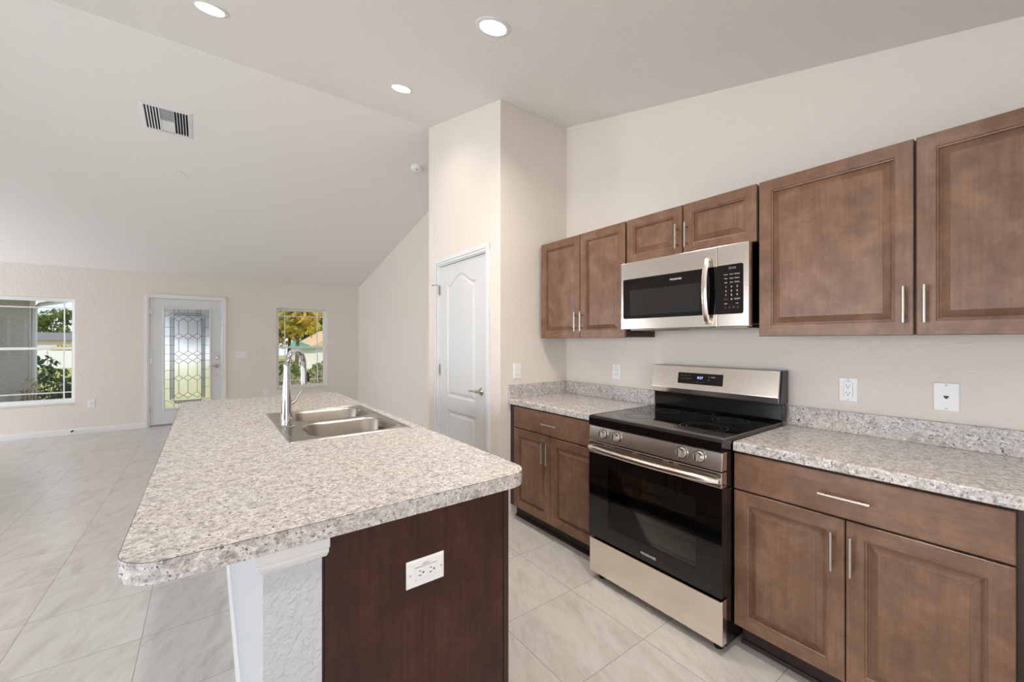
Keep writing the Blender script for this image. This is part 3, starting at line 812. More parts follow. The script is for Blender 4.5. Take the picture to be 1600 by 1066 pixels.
upper('wall_cabinet', -0.8730, 0.2190, ZU0 + 0.004, ZU1 - 0.002, [(-0.8725, -0.3310, ZU0, ZU1, -0.3555, 1.494), (-0.3235, 0.2190, ZU0, ZU1, -0.2985, 1.494)],
      'large brown two-door wall cabinet right of the microwave, running out of frame')

BW = 0.618
ZC0, ZC1 = 0.874, 0.914
def base(name, u0, u1, doors, drawer, label, filler=None):
    c = empty(name, KIT((u0 + u1) / 2, 0, 0), label, 'cabinet')
    m = MB(KIT); wb = BW - 0.0205
    m.box(u0, u1, 0.100, ZC0 - 0.0005, 0.0005, wb)
    m.build('cabinet_box', 'maple_side', c, 0.001, 1)
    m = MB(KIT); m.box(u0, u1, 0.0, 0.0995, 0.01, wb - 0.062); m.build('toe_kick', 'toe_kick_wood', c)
    m = MB(KIT); m.prism([(0.0, wb - 0.062), (0.016, wb - 0.062), (0.013, wb - 0.056), (0.0, wb - 0.048)], 0, u0, u1); m.build('toe_moulding', 'toe_kick_wood', c)
    for d in doors: cab_door('cabinet_door', *d[:4], BW, c, d[4], d[5], 0.142)
    cab_door('drawer_front', *drawer[:4], BW, c, (drawer[0] + drawer[1]) / 2, (drawer[2] + drawer[3]) / 2, drawer[4], True, panel=False)
    return c
base('base_cabinet', -2.5330, -1.6180, [(-2.463, -2.0625, 0.112, 0.7025, -2.117, 0.588), (-2.0575, -1.6215, 0.112, 0.7025, -2.068, 0.588)],
     (-2.463, -1.6215, 0.7095, 0.8640, 0.150), 'brown base cabinet with one drawer and two doors, left of the range')
base('base_cabinet', -0.8560, -0.050, [(-0.8555, -0.4670, 0.112, 0.7025, -0.5010, 0.586), (-0.4630, -0.0745, 0.112, 0.7025, -0.4445, 0.586)],
     (-0.8555, -0.0745, 0.7095, 0.8640, 0.150), 'brown base cabinet with one drawer and two doors, right of the range')

def worktop(name, u0, u1, label, side=False, frontw=0.632):
    c = empty(name, KIT((u0 + u1) / 2, ZC0, 0), label, 'countertop')
    m = MB(KIT); m.prism([(ZC0, 0.001), (ZC0, frontw - 0.002), (ZC0 + 0.002, frontw), (ZC1 - 0.006, frontw), (ZC1 - 0.002, frontw - 0.003), (ZC1, frontw - 0.008), (ZC1, 0.001)], 0, u0, u1)
    m.build('worktop', 'granite_laminate', c)
    m = MB(KIT); m.box(u0, u1, ZC1 + 0.0002, 1.0157, 0.001, 0.020); m.build('backsplash', 'granite_laminate', c, 0.002)
    if side:
        m = MB(PFRONT); m.box(XW - frontw + 0.002, XW - 0.0205, ZC1 + 0.0002, 1.0157, 0.0005, 0.020); m.build('side_splash', 'granite_laminate', c, 0.002)
    return c
FW = 0.624
worktop('kitchen_countertop', -YP + 0.0005, -1.6150, 'speckled grey-white laminate countertop with backsplash, left of the range', True, FW)
worktop('kitchen_countertop', -0.8560, -0.030, 'speckled grey-white laminate countertop with backsplash, right of the range', False, FW)

# ================================================================== microwave
MU0, MU1 = -1.6440, -0.8900; MZ0, MZ1 = 1.4268, 1.8395; MWd = 0.3935
mo = empty('microwave', KIT((MU0 + MU1) / 2, MZ0, 0), 'stainless over-the-range microwave with black window and curved handle', 'microwave')
m = MB(KIT); m.box(MU0 + 0.004, MU1 - 0.004, MZ0 + 0.012, MZ1, 0.001, 0.350); m.build('body', 'black_enamel', mo, 0.002)
MZt = 1.8234
m = MB(KIT); m.box(MU0 + 0.03, MU1 - 0.03, MZ0 - 0.006, MZ0 + 0.0115, 0.03, 0.335); m.box(-1.58, -1.30, MZ0 - 0.009, MZ0 - 0.006, 0.20, 0.31); m.build('bottom_vent', 'steel_dark', mo, 0.002)
m = MB(KIT); DS = -1.0417
m.box(MU0, DS - 0.001, MZ0, MZt + 0.012, 0.3505, MWd); door = m.build('microwave_door', 'steel_front', mo, 0.003)
m = MB(KIT); m.box(DS + 0.001, MU1, MZ0, MZt + 0.012, 0.3505, MWd); ctl = m.build('control_side', 'steel_front', mo, 0.003)
m = MB(KIT); P = rrect(-1.6255, DS - 0.0015, 1.4895, 1.7330, [0.0005, 0.010, 0.010, 0.0005], 4)
m.loops([[(a, b, MWd - 0.002) for a, b in P], [(a, b, MWd + 0.0012) for a, b in P]], True, False, True, smooth=False); m.build('door_glass', 'black_glass', door)
m = MB(KIT); P = rrect(-1.576, -1.130, 1.5120, 1.6620, 0.003, 2)
m.loops([[(a, b, MWd) for a, b in P], [(a, b, MWd + 0.0016) for a, b in P]], True, False, True, smooth=False); m.build('viewing_window', 'tinted_glass', door)
m = MB(KIT); P = rrect(DS + 0.0015, -0.9145, 1.4890, 1.7350, [0.010, 0.0005, 0.0005, 0.010], 4)
m.loops([[(a, b, MWd - 0.002) for a, b in P], [(a, b, MWd + 0.0012) for a, b in P]], True, False, True, smooth=False); m.build('control_panel', 'black_glass', ctl)
# curved handle
m = MB(KIT); rings = []
for k in range(25):
    s_ = k / 24; z = 1.4400 + s_ * (1.7900 - 1.4400); bow = 0.012 + 0.036 * math.sin(PI * s_) ** 0.7
    hw = 0.0145; tt = 0.0065
    zz = z
    c = MWd + bow
    rings.append([(-1.086 - hw, zz, c - tt), (-1.086 - hw, zz, c), (-1.086 - hw * 0.6, zz, c + tt * 0.7), (-1.086 + hw * 0.6, zz, c + tt * 0.7), (-1.086 + hw, zz, c), (-1.086 + hw, zz, c - tt)])
m.loops(rings, True, True, True, smooth=True)
for z in (1.452, 1.778): m.box(-1.096, -1.076, z - 0.010, z + 0.010, MWd, MWd + 0.018)
m.build('handle', 'steel_front', door, 0.001)
text('FRIGIDAIRE', 0.0140, KIT, -1.271, 1.6980, MWd + 0.0016, 'print_white', door)
CU = -0.9700
def lab(s, size, du, v, mat='print_white', F=KIT, w=None, par=None, sx=1.0): return text(s, size, F, CU + du, v, MWd + 0.0016 if w is None else w, mat, par or ctl, 'lettering', sx)
lab('88:88', 0.016, 0.004, 1.716, 'grey_print')
for r_, row in enumerate((('Power', 'Timer', 'Defrost'), ('Melt', 'Clock', 'Sensor'), ('Soft', 'Time', 'Reheat'))):
    for c_, s_ in enumerate(row): lab(s_, 0.0078, (c_ - 1) * 0.027, 1.686 - r_ * 0.020)
for r_ in range(3):
    for c_ in range(3): lab(str(r_ * 3 + c_ + 1), 0.0125, (c_ - 1) * 0.027, 1.624 - r_ * 0.0205)
lab('STOP', 0.0088, -0.027, 1.5620, 'print_red'); lab('0', 0.0125, 0, 1.5620); lab('START', 0.0092, 0.027, 1.5620)
lab('Light', 0.0072, -0.027, 1.541); lab('Vent', 0.0072, 0.027, 1.541)
m = MB(KIT)
for k in range(4): m.lathe((CU - 0.030 + k * 0.020, 1.522, MWd + 0.0012), (0, 0, 1), [(0.0048, 0), (0.0048, 0.0004)], 10)
m.build('touch_key', 'slot_dark', ctl)

# ================================================================== range
RU0, RU1 = -1.6125, -0.8590; RW = 0.720
ro = empty('range', KIT((RU0 + RU1) / 2, 0, 0.3), 'stainless and black electric range with smooth glass cooktop', 'range')
m = MB(KIT); m.box(RU0 + 0.002, RU1 - 0.002, 0.030, 0.905, 0.03, 0.672)
body = m.build('body', 'black_enamel', ro, 0.002)
for u in (RU0 + 0.045, RU1 - 0.045):
    for w in (0.08, 0.655):
        m = MB(KIT); m.lathe((u, 0.0, w), (0, 1, 0), [(0.019, 0.0), (0.020, 0.010), (0.012, 0.014), (0.010, 0.031)], 18); m.build('leg', 'rubber', ro)
m = MB(KIT); m.box(RU0, RU1, 0.046, 0.238, 0.673, RW - 0.006); m.build('storage_drawer', 'steel_front', ro, 0.004)
m = MB(KIT)
WU0, WU1, WZ0, WZ1 = -1.474, -0.976, 0.335, 0.655
P = rrect(RU0, RU1, 0.252, 0.724, 0.004, 2); Q = rrect(WU0, WU1, WZ0, WZ1, 0.008, 4)
for w in (0.674, RW - 0.003): m.fill([[(a, b, w) for a, b in P], [(a, b, w) for a, b in Q]])
m.loops([[(a, b, 0.674) for a, b in P], [(a, b, RW - 0.003) for a, b in P]], smooth=False)
m.loops([[(a, b, 0.674) for a, b in Q], [(a, b, RW - 0.003) for a, b in Q]], smooth=False)
od = m.build('oven_door', 'black_glass', ro)
m = MB(KIT); m.box(RU0, RU1, 0.7245, 0.790, 0.674, RW); m.build('door_top_rail', 'steel_front', od, 0.002)
m = MB(KIT); m.box(WU0, WU1, WZ0, WZ1, RW - 0.009, RW - 0.0035); m.build('oven_window', 'oven_pane', od)
m = MB(KIT)
m.box(WU0, WU1, WZ0, WZ1, 0.6745, 0.6755)
m.build('window_backing', 'tinted_glass', od)
m = MB(KIT); m.box(-1.290, -0.984, 0.545, 0.652, 0.6757, 0.6765); m.box(-1.445, -0.984, 0.340, 0.452, 0.6757, 0.6765); m.build('inner_glass', 'inner_glass', od)  # two flat paler grey bands behind the oven window
m = MB(KIT)
for v in (0.43, 0.55): m.tube([(WU0 + 0.004, v, 0.690), (WU1 - 0.004, v, 0.690)], 0.0022, 8)
m.build('oven_rack', 'steel_dark', od)
m = MB(KIT); W_ = RW + 0.0004
for a, b in ((-1.600, -1.505), (-1.478, -1.462), (-1.430, -1.310), (-1.278, -1.140), (-1.105, -1.085), (-1.055, -0.880)): m.box(a, b, 0.7790, 0.7845, RW - 0.002, W_)
for a, b in ((-1.430, -1.310), (-1.278, -1.140)): m.box(a, b, 0.7700, 0.7715, RW - 0.002, W_)
m.build('vent_slots', 'gap_black', od)
m = MB(KIT); rings = []
for k in range(33):
    s_ = k / 32; u = RU0 + 0.006 + s_ * (RU1 - RU0 - 0.012); bow = 0.010 + 0.038 * (math.sin(PI * s_) ** 0.6)
    hh = 0.0155 * (0.72 + 0.28 * min(1, math.sin(PI * s_) * 4)); c = RW + bow; z = 0.7535
    rings.append([(u, z - hh, c - 0.007), (u, z - hh * 0.9, c), (u, z - hh * 0.45, c + 0.006), (u, z + hh * 0.45, c + 0.006), (u, z + hh * 0.9, c), (u, z + hh, c - 0.007)])
m.loops(rings, True, True, True)
for u in (RU0 + 0.014, RU1 - 0.014): m.box(u - 0.008, u + 0.008, 0.745, 0.762, RW, RW + 0.012)
m.build('oven_handle', 'steel_front', od, 0.001)
text('FRIGIDAIRE', 0.0170, KIT, -1.222, 0.2860, RW - 0.0028, 'print_white', od)
# knob panel, slightly tilted
m = MB(KIT); m.prism([(0.796, 0.673), (0.796, RW - 0.001), (0.874, RW - 0.010), (0.874, 0.673)], 0, RU0, RU1); kp = m.build('knob_panel', 'steel_front', ro, 0.0015)
for u, z in ((-1.512, 0.838), (-1.420, 0.838), (-1.045, 0.839), (-0.960, 0.839)):
    w = RW - 0.006; nv = Vector((0, 0.115, 1)).normalized()
    m = MB(KIT); m.lathe((u, z, w), nv, [(0.0235, 0), (0.0235, 0.003), (0.0195, 0.006), (0.0175, 0.026), (0.015, 0.029)], 28)
    kn = m.build('knob', 'pull_steel', kp)
    m = MB(KIT); m.lathe((u, z, w - 0.0005), nv, [(0.0262, 0), (0.0262, 0.002), (0.0235, 0.0022)], 28, cap1=False); m.build('knob_skirt', 'black_plastic', kn)
    m = MB(KIT); m.box(u - 0.0055, u + 0.0055, z - 0.0185 + 0.003, z + 0.0185 + 0.003, w + 0.024, w + 0.036); m.build('knob_grip', 'chrome', kn, 0.002)
    m = MB(KIT)
    for k in range(9):
        a = math.radians(-30 + k * 30); m.cbox((u + 0.030 * math.cos(a), z + 0.030 * math.sin(a), w + 0.0005 - 0.115 * 0.030 * math.sin(a)), (0.0025, 0.0025, 0.003))
    m.build('knob_marks', 'slot_dark', kp)
# cooktop
m = MB(KIT)
m.prism([(0.8755, 0.673), (0.8755, RW - 0.004), (0.880, RW), (0.920, RW), (0.929, RW - 0.005), (0.9305, RW - 0.012), (0.9305, RW - 0.020), (0.9285, RW - 0.022), (0.9285, 0.085), (0.9305, 0.083), (0.9305, 0.075), (0.905, 0.073), (0.9055, 0.673)], 0, RU0, RU1)
ct = m.build('cooktop', 'black_enamel', ro, 0.001)
m = MB(KIT); m.box(RU0 + 0.012, RU1 - 0.012, 0.9286, 0.9312, 0.092, RW - 0.024); m.build('glass_surface', 'cooktop_glass', ct, 0.001)
for a in (RU0 + 0.001, RU1 - 0.011):
    m = MB(KIT); m.box(a, a + 0.010, 0.9287, 0.9325, 0.088, RW - 0.012); m.build('edge_trim', 'steel_dark', ct, 0.001)
def burner(u, w, rad):
    m = MB(KIT)
    for r in rad: m.lathe((u, 0.9314, w), (0, 1, 0), [(r - 0.0009, 0), (r - 0.0009, 0.0003), (r + 0.0009, 0.0003), (r + 0.0009, 0)], 56, cap0=False, cap1=False)
    m.build('burner_ring', 'ring_print', ct)
burner(-1.420, 0.520, (0.075, 0.078)); burner(-1.420, 0.235, (0.070,)); burner(-1.050, 0.235, (0.088, 0.060)); burner(-1.050, 0.510, (0.108, 0.080))
burner(-1.236, 0.150, (0.05,))
# backguard
m = MB(KIT); m.prism([(0.9310, 0.032), (0.9310, 0.082), (0.945, 0.086), (1.024, 0.086), (1.024, 0.032)], 0, RU0 + 0.001, RU1 - 0.001); m.build('backguard_base', 'black_enamel', ro, 0.002)
m = MB(KIT); m.prism([(1.0245, 0.006), (1.0245, 0.105), (1.1980, 0.078), (1.2000, 0.070), (1.2000, 0.006)], 0, RU0 - 0.0, RU1 + 0.0); bgd = m.build('backguard', 'black_enamel', ro, 0.002)
m = MB(KIT)
def bgw(z): return 0.1065 - 0.027 * (z - 1.0245) / 0.1735
m.prism([(1.0300, bgw(1.03) - 0.002), (1.0300, 0.112), (1.0600, 0.1215), (1.0640, 0.1210), (1.1970, 0.0985), (1.1990, 0.095), (1.1990, bgw(1.199) - 0.003)], 0, RU0 + 0.003, RU1 - 0.006)
fc = m.build('control_face', 'steel_front', bgd, 0.0015)
fn = Vector((0, 0.0225, 0.1330)).normalized(); fv = Vector((0, 0.1330, -0.0225)).normalized()
o_k = KIT(0, 1.0640, 0.1210)
FCE = Frame(o_k, KIT.U, (KIT.V * fv.y + KIT.W * fv.z), (KIT.V * fn.y + KIT.W * fn.z))
m = MB(FCE); m.box(-1.4275, -1.1500, 0.030, 0.0975, -0.001, 0.0014); dp = m.build('display_panel', 'black_glass', fc, 0.0005)
text('8:57', 0.020, FCE, -1.2850, 0.0700, 0.0015, 'display_glow', dp, 'clock_digits')
for r_, row in enumerate((('Bake', 'Broil', 'Air'), ('Keep', 'Conv', 'Clean'))):
    for c_, s_ in enumerate(row): text(s_, 0.0085, FCE, -1.398 + c_ * 0.024, 0.080 - r_ * 0.018, 0.0015, 'grey_print', dp)
for c_, s_ in enumerate(('1', '3', '5', '7')): text(s_, 0.011, FCE, -1.325 + c_ * 0.021, 0.044, 0.0015, 'grey_print', dp)
text('START', 0.0095, FCE, -1.207, 0.077, 0.0015, 'print_white', dp); text('+', 0.012, FCE, -1.232, 0.077, 0.0015, 'print_white', dp); text('OFF', 0.0085, FCE, -1.232, 0.060, 0.0015, 'grey_print', dp)

# ================================================================== island
IX0, IX1, IY0, IY1 = -0.1471, 0.8886, 1.0765, 3.7800
IZ0, IZ1 = 0.869, 0.914
SX0, SX1, SY0, SY1 = 0.2811, 0.8369, 1.9764, 2.8582
# pony wall
PX0, PX1, PY0, PY1 = 0.104, 0.232, 1.115, 3.735
m = MB(); m.box(PX0, PX1, PY0, PY1, 0, IZ0 - 0.0005); pw = m.build('wall_island', 'pony_paint', kind='structure')
ISL = Frame((PX0, 0, 0), (0, 1, 0), (0, 0, 1), (-1, 0, 0))
baseboard('baseboard_island', ISL, PY0, PY1)
IEND = Frame((0, PY0, 0), (1, 0, 0), (0, 0, 1), (0, -1, 0))
baseboard('baseboard_island.001', IEND, PX0 - 0.014, PX1)
m = MB()
cz = IZ0 - 0.001
cp = [(0.018, cz), (0.018, cz - 0.030), (0.013, cz - 0.036), (0.013, cz - 0.044), (0.009, cz - 0.050), (0.003, cz - 0.058), (0.0, cz - 0.060)]
loopsr = []
def crown_ring(off, z): return [(PX1 + 0.010 + off * 0.3, PY0 - off, z), (PX0 - off, PY0 - off, z), (PX0 - off, PY1 + off, z)]
R = [crown_ring(o_, z) for o_, z in cp]
for a, b in zip(R[:-1], R[1:]):
    for k in range(2): m.quad([a[k], a[k + 1], b[k + 1], b[k]])
# right end return of the moulding and its top
e0 = [(PX1 + 0.010 + o_ * 0.3, PY0 - o_, z) for o_, z in cp]
m.face([m.vert(*p) for p in e0] + [m.vert(PX1 + 0.010, PY0, cz)])
m.quad([(PX1 + 0.0154, PY0 - 0.018, cz), (PX0 - 0.018, PY0 - 0.018, cz), (PX0 - 0.0, PY0, cz), (PX1 + 0.010, PY0, cz)])
m.quad([(PX0 - 0.018, PY0 - 0.018, cz), (PX0 - 0.018, PY1 + 0.018, cz), (PX0, PY1, cz), (PX0, PY0, cz)])
m.build('trim_1', 'trim_white', kind='structure')

ic = empty('island_cabinet', (0.53, 2.4, 0), 'dark walnut-look island cabinet with a flat end panel below the island top', 'cabinet')
CX0, CX1 = PX1 + 0.001, 0.812
m = MB(); m.box(CX0 + 0.006, CX1 - 0.0135, PY0 + 0.004, PY0 + 0.018, 0.0, IZ0 - 0.0005); m.build('end_panel', 'walnut_laminate', ic, 0.0008, 1)
m = MB(); m.box(CX0, CX0 + 0.0055, PY0 + 0.0075, PY0 + 0.018, 0.0, IZ0 - 0.0005); m.build('scribe_strip', 'maple_side', ic)
m = MB(); m.box(CX1 - 0.0130, CX1 + 0.006, PY0 + 0.001, PY0 + 0.019, 0.10, IZ0 - 0.0005); m.box(CX1 - 0.0130, CX1 - 0.001, PY0 + 0.001, PY0 + 0.019, 0.0, 0.0999); m.build('corner_stile', 'maple_side', ic, 0.001)
m = MB(); 
m.box(CX0 + 0.006, CX1 - 0.02, PY0 + 0.0195, SY0 - 0.01, 0.10, IZ0 - 0.0005); m.box(CX0 + 0.006, CX1 - 0.02, SY1 + 0.01, PY1, 0.10, IZ0 - 0.0005)
m.box(CX0 + 0.006, CX1 - 0.02, SY0 - 0.01, SY1 + 0.01, 0.10, 0.64); m.box(CX1 - 0.030, CX1 - 0.02, SY0 - 0.01, SY1 + 0.01, 0.64, IZ0 - 0.0005)
m.build('cabinet_box', 'maple_side', ic)
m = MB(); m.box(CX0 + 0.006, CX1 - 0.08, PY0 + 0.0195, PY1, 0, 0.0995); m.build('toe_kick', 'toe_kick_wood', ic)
IRT = Frame((CX1 - 0.019, 0, 0), (0, 1, 0), (0, 0, 1), (1, 0, 0))
ya = PY0 + 0.024; n_ = 5; dw = (PY1 - ya) / n_
for k in range(n_):
    a, b = ya + k * dw + 0.003, ya + (k + 1) * dw - 0.003
    cab_door('cabinet_door', a, b, 0.112, 0.7025, 0.020, ic, b - 0.028 if k % 2 == 0 else a + 0.028, 0.60, 0.142, F=IRT)
    cab_door('drawer_front', a, b, 0.7095, 0.862, 0.020, ic, (a + b) / 2, 0.787, 0.142, True, F=IRT, panel=False)

# countertop with rounded corners and a sink cut-out
m = MB(); r_ = 0.075
O = rrect(IX0, IX1, IY0, IY1, [0.06, 0.05, 0.085, 0.085], 10); H = rrect(SX0 + 0.018, SX1 - 0.018, SY0 + 0.018, SY1 - 0.018, 0.02, 4)
m.fill([[(a, b, IZ1) for a, b in O], [(a, b, IZ1) for a, b in H]]); m.fill([[(a, b, IZ0) for a, b in O], [(a, b, IZ0) for a, b in H]])
m.loops([[(a, b, IZ0) for a, b in O], [(a, b, IZ1) for a, b in O]], smooth=False); m.loops([[(a, b, IZ0) for a, b in H], [(a, b, IZ1) for a, b in H]], smooth=False)
ico = empty('island_countertop', (0.37, 2.43, IZ0), 'long speckled grey-white island countertop with rounded corners, around the sink', 'countertop')
m.build('slab', 'granite_laminate', ico)
m = MB()   # dark seam where edge band meets the top
def offset(P, d):
    out = []; n = len(P)
    for k in range(n):
        a = Vector(P[k - 1]); b = Vector(P[(k + 1) % n]); t_ = (b - a).normalized(); out.append((P[k][0] + t_.y * d, P[k][1] - t_.x * d))
    return out
O2 = offset(O, 0.0004)
m.loops([[(a, b, IZ1 - 0.0006) for a, b in O], [(a, b, IZ1 - 0.0006) for a, b in O2], [(a, b, IZ1 + 0.0001) for a, b in O2], [(a, b, IZ1 + 0.0001) for a, b in offset(O, -0.0006)]], smooth=False)
m.build('edge_seam', 'slot_dark', ico)

# sink
so = empty('kitchen_sink', ((SX0 + SX1) / 2, (SY0 + SY1) / 2, IZ1), 'double-bowl stainless drop-in sink set in the island countertop', 'sink')
B1 = (0.378, 0.805, 2.448, 2.818); B2 = (0.378, 0.805, 2.018, 2.388)
m = MB(); zr = IZ1 + 0.0045
def bowl_loop(B, ins, r, z, n=8): return [(a, b, z) for a, b in rrect(B[0] + ins, B[1] - ins, B[2] + ins, B[3] - ins, r, n)]
S0 = rrect(SX0, SX1, SY0, SY1, 0.012, 4); S1 = rrect(SX0 + 0.004, SX1 - 0.004, SY0 + 0.004, SY1 - 0.004, 0.010, 4)
S2 = rrect(SX0 + 0.016, SX1 - 0.016, SY0 + 0.016, SY1 - 0.016, 0.010, 4); S3 = rrect(SX0 + 0.021, SX1 - 0.021, SY0 + 0.021, SY1 - 0.021, 0.010, 4)
m.loops([[(a, b, IZ1 + 0.0003) for a, b in S0], [(a, b, zr) for a, b in S1], [(a, b, zr + 0.0005) for a, b in S2], [(a, b, zr - 0.003) for a, b in S3]], smooth=False)
m.fill([[(a, b, zr - 0.003) for a, b in S3], bowl_loop(B1, 0, 0.105, zr - 0.003), bowl_loop(B2, 0, 0.105, zr - 0.003)])
m.build('rim', 'sink_steel', so)
for B in (B1, B2):
    m = MB()
    R = [bowl_loop(B, 0, 0.105, zr - 0.003), bowl_loop(B, 0.004, 0.101, zr - 0.006), bowl_loop(B, 0.008, 0.097, zr - 0.014), bowl_loop(B, 0.020, 0.090, zr - 0.120),
         bowl_loop(B, 0.028, 0.085, zr - 0.150), bowl_loop(B, 0.045, 0.080, zr - 0.168), bowl_loop(B, 0.070, 0.070, zr - 0.174)]
    m.loops(R, True, False, True)
    bo = m.build('bowl', 'sink_bowl_steel', so)
    cx_, cy_ = (B[0] + B[1]) / 2, (B[2] + B[3]) / 2
    m = MB(); m.lathe((cx_, cy_, zr - 0.1738), (0, 0, 1), [(0.056, 0), (0.056, 0.002), (0.046, 0.003), (0.042, 0.001), (0.0, 0.0008)], 28, cap1=False); m.build('drain', 'chrome', bo)

# faucet
FXc, FYc = 0.330, 2.395
fo = empty('faucet', (FXc, FYc, zr), 'tall chrome gooseneck pull-down faucet at the left side of the sink', 'faucet')
m = MB(); P = rrect(FXc - 0.030, FXc + 0.030, FYc - 0.062, FYc + 0.062, 0.016, 6)
z0 = zr - 0.0026
m.loops([[(a, b, z0) for a, b in P], [(a, b, z0 + 0.004) for a, b in P], [(FXc + (a - FXc) * 0.88, FYc + (b - FYc) * 0.93, z0 + 0.008) for a, b in P]], True, True, True, smooth=False)
m.build('base_plate', 'chrome', fo)
m = MB(); m.lathe((FXc, FYc, z0 + 0.008), (0, 0, 1), [(0.030, 0), (0.0295, 0.01), (0.0255, 0.08), (0.0205, 0.17), (0.0165, 0.25), (0.0155, 0.285)], 32, cap1=False)
m.build('body', 'chrome', fo)
aa = math.radians(54); dx, dy = math.cos(aa), math.sin(aa)
rad = 0.088; zc_ = z0 + 0.300
pts = [(FXc, FYc, z0 + 0.285)] + [(FXc + dx * (rad - rad * math.cos(PI * k / 20)), FYc + dy * (rad - rad * math.cos(PI * k / 20)), zc_ + rad * math.sin(PI * k / 20)) for k in range(0, 20)]
a2 = math.radians(174)
endp = Vector((FXc + dx * 2 * rad, FYc + dy * 2 * rad, zc_ - 0.015)); pts.append(tuple(endp))
m = MB(); m.tube(pts, 0.0148, 16); m.build('gooseneck', 'chrome', fo)
hp = [endp + Vector((dx * 0.003, dy * 0.003, -0.002)), endp + Vector((dx * 0.004, dy * 0.004, -0.03)), endp + Vector((dx * 0.005, dy * 0.005, -0.066)), endp + Vector((dx * 0.006, dy * 0.006, -0.088))]
m = MB(); m.tube([tuple(p) for p in hp], [0.0160, 0.0160, 0.0185, 0.0185], 20); hd = m.build('spray_head', 'chrome', fo)
m = MB(); q = Vector((dy, -dx, 0)); mid = hp[1] * 0.55 + hp[2] * 0.45 + q * 0.0165 + Vector((dx, dy, 0)) * 0.006
m.tube([tuple(mid + Vector((0, 0, 0.026))), tuple(mid + Vector((0, 0, 0.01)) + q * 0.002), tuple(mid + Vector((0, 0, -0.018)) + q * 0.003), tuple(mid + Vector((0, 0, -0.030)) + q * 0.001)], [0.004, 0.008, 0.0085, 0.004], 12); m.build('spray_button', 'black_plastic', hd)
m = MB(); m.tube([(FXc + 0.018, FYc - 0.004, z0 + 0.115), (FXc + 0.040, FYc - 0.008, z0 + 0.128)], [0.011, 0.009], 14)
m.tube([(FXc + 0.038, FYc - 0.008, z0 + 0.126), (FXc + 0.055, FYc - 0.012, z0 + 0.160), (FXc + 0.068, FYc - 0.015, z0 + 0.182)], [0.0055, 0.0045, 0.004], 12); m.build('lever', 'chrome', fo)

# outlet lying sideways on the island end panel
plate(Frame((0, PY0 + 0.004, 0), (1, 0, 0), (0, 0, 1), (0, -1, 0)), 0.5150, 0.6800, 'white outlet mounted sideways on the dark island end panel', 'outlet', 'gfci', horizontal=True, ph=0.119, pw=0.078)

# ================================================================== outdoors
def ground_z(y): return -0.16 - 0.019 * max(0.0, y - 10)
m = MB(); ys = [8.78, 10, 14, 20, 30, 45, 70, 110]
for a, b in zip(ys[:-1], ys[1:]): m.quad([(-70, a, ground_z(a)), (90, a, ground_z(a)), (90, b, ground_z(b)), (-70, b, ground_z(b))])
o = m.build('lawn', 'grass'); tag(o, kind='structure')
m = MB(); m.box(-30, 30, -30, YB - 0.21, -0.3, -0.16); o = m.build('back_lawn', 'grass'); tag(o, kind='structure')
m = MB(); m.box(-4.5, 3.0, YB - 3.6, YB - 0.21, -0.159, -0.03); o = m.build('patio_slab', 'concrete'); tag(o, kind='structure')
m = MB(); m.box(-3.0, 1.6, 8.77, 9.9, -0.155, -0.02); o = m.build('entry_walk', 'concrete'); tag(o, kind='structure')
# own garage wing seen through the left window
m = MB(); m.box(-2.75, -2.40, 8.77, 10.60, -0.16, 2.06); o = m.build('wall_garage', 'stucco'); tag(o, kind='structure')
m = MB(); m.box(-2.399, -2.384, 10.33, 10.60, -0.16, 2.06); o = m.build('trim_2', 'house_white'); tag(o, kind='structure')
m = MB(); m.box(-3.0, -2.12, 8.77, 10.75, 2.061, 2.20); o = m.build('roof_eave', 'soffit_tan'); tag(o, kind='structure')
m = MB()
m.tube([(-1.95, 10.62, 2.13), (-2.02, 10.58, 2.07), (-2.30, 10.45, 1.98), (-2.35, 10.40, 1.90), (-2.353, 10.38, 1.0), (-2.353, 10.38, -0.10)], 0.035, 8)
o = m.build('downspout', 'fence_vinyl'); tag(o, 'white downspout bending down the grey stucco wall outside the left window', 'downspout')
# white vinyl fence across the street side
fo = empty('vinyl_fence', (-14, 50, ground_z(50)), 'low white panel fence across the lawn, seen through the left window', 'fence')
m = MB(); m.box(-30, 3.2, 50, 50.06, ground_z(50), 0.55); m.build('panel', 'fence_vinyl', fo)
m = MB()
for k in range(13): m.box(-30 + k * 2.75, -29.86 + k * 2.75, 49.92, 49.99, ground_z(50), 0.60)
m.build('fence_posts', 'fence_vinyl', fo)
def house(name, x0, x1, y, d, zb, ze, zr_, roofm, label, wallm='house_white', ridge_x=True):
    h = empty(name, ((x0 + x1) / 2, y, zb), label, 'house')
    m = MB(); m.box(x0, x1, y, y + d, zb, ze); m.build('wall', wallm, h)
    m = MB(); e = 0.5
    if ridge_x: m.prism([(y - e, ze), (y + d + e, ze), (y + d / 2, zr_)], 0, x0 - e, x1 + e)
    else: m.prism([(x0 - e, ze), (x1 + e, ze), ((x0 + x1) / 2, zr_)], 1, y - e, y + d + e)
    m.build('roof', roofm, h)
    m = MB()
    for k in range(3):
        a = x0 + (x1 - x0) * (0.18 + 0.28 * k); m.box(a, a + 1.2, y - 0.04, y - 0.005, zb + 1.0, zb + 2.1)
    m.build('window', 'tinted_glass', h)
    return h
house('neighbor_house', -34, -4, 62, 10, -1.3, 1.45, 2.30, 'roof_shingle', 'far grey-roofed white house behind the fence, left window view')
sh = empty('garden_shed', (5.4, 30, ground_z(30)), 'white shed with a teal roof seen through the small right window', 'shed')
m = MB(); m.box(4.95, 5.86, 30, 32.5, ground_z(30), 0.84); m.build('wall', 'house_white', sh)
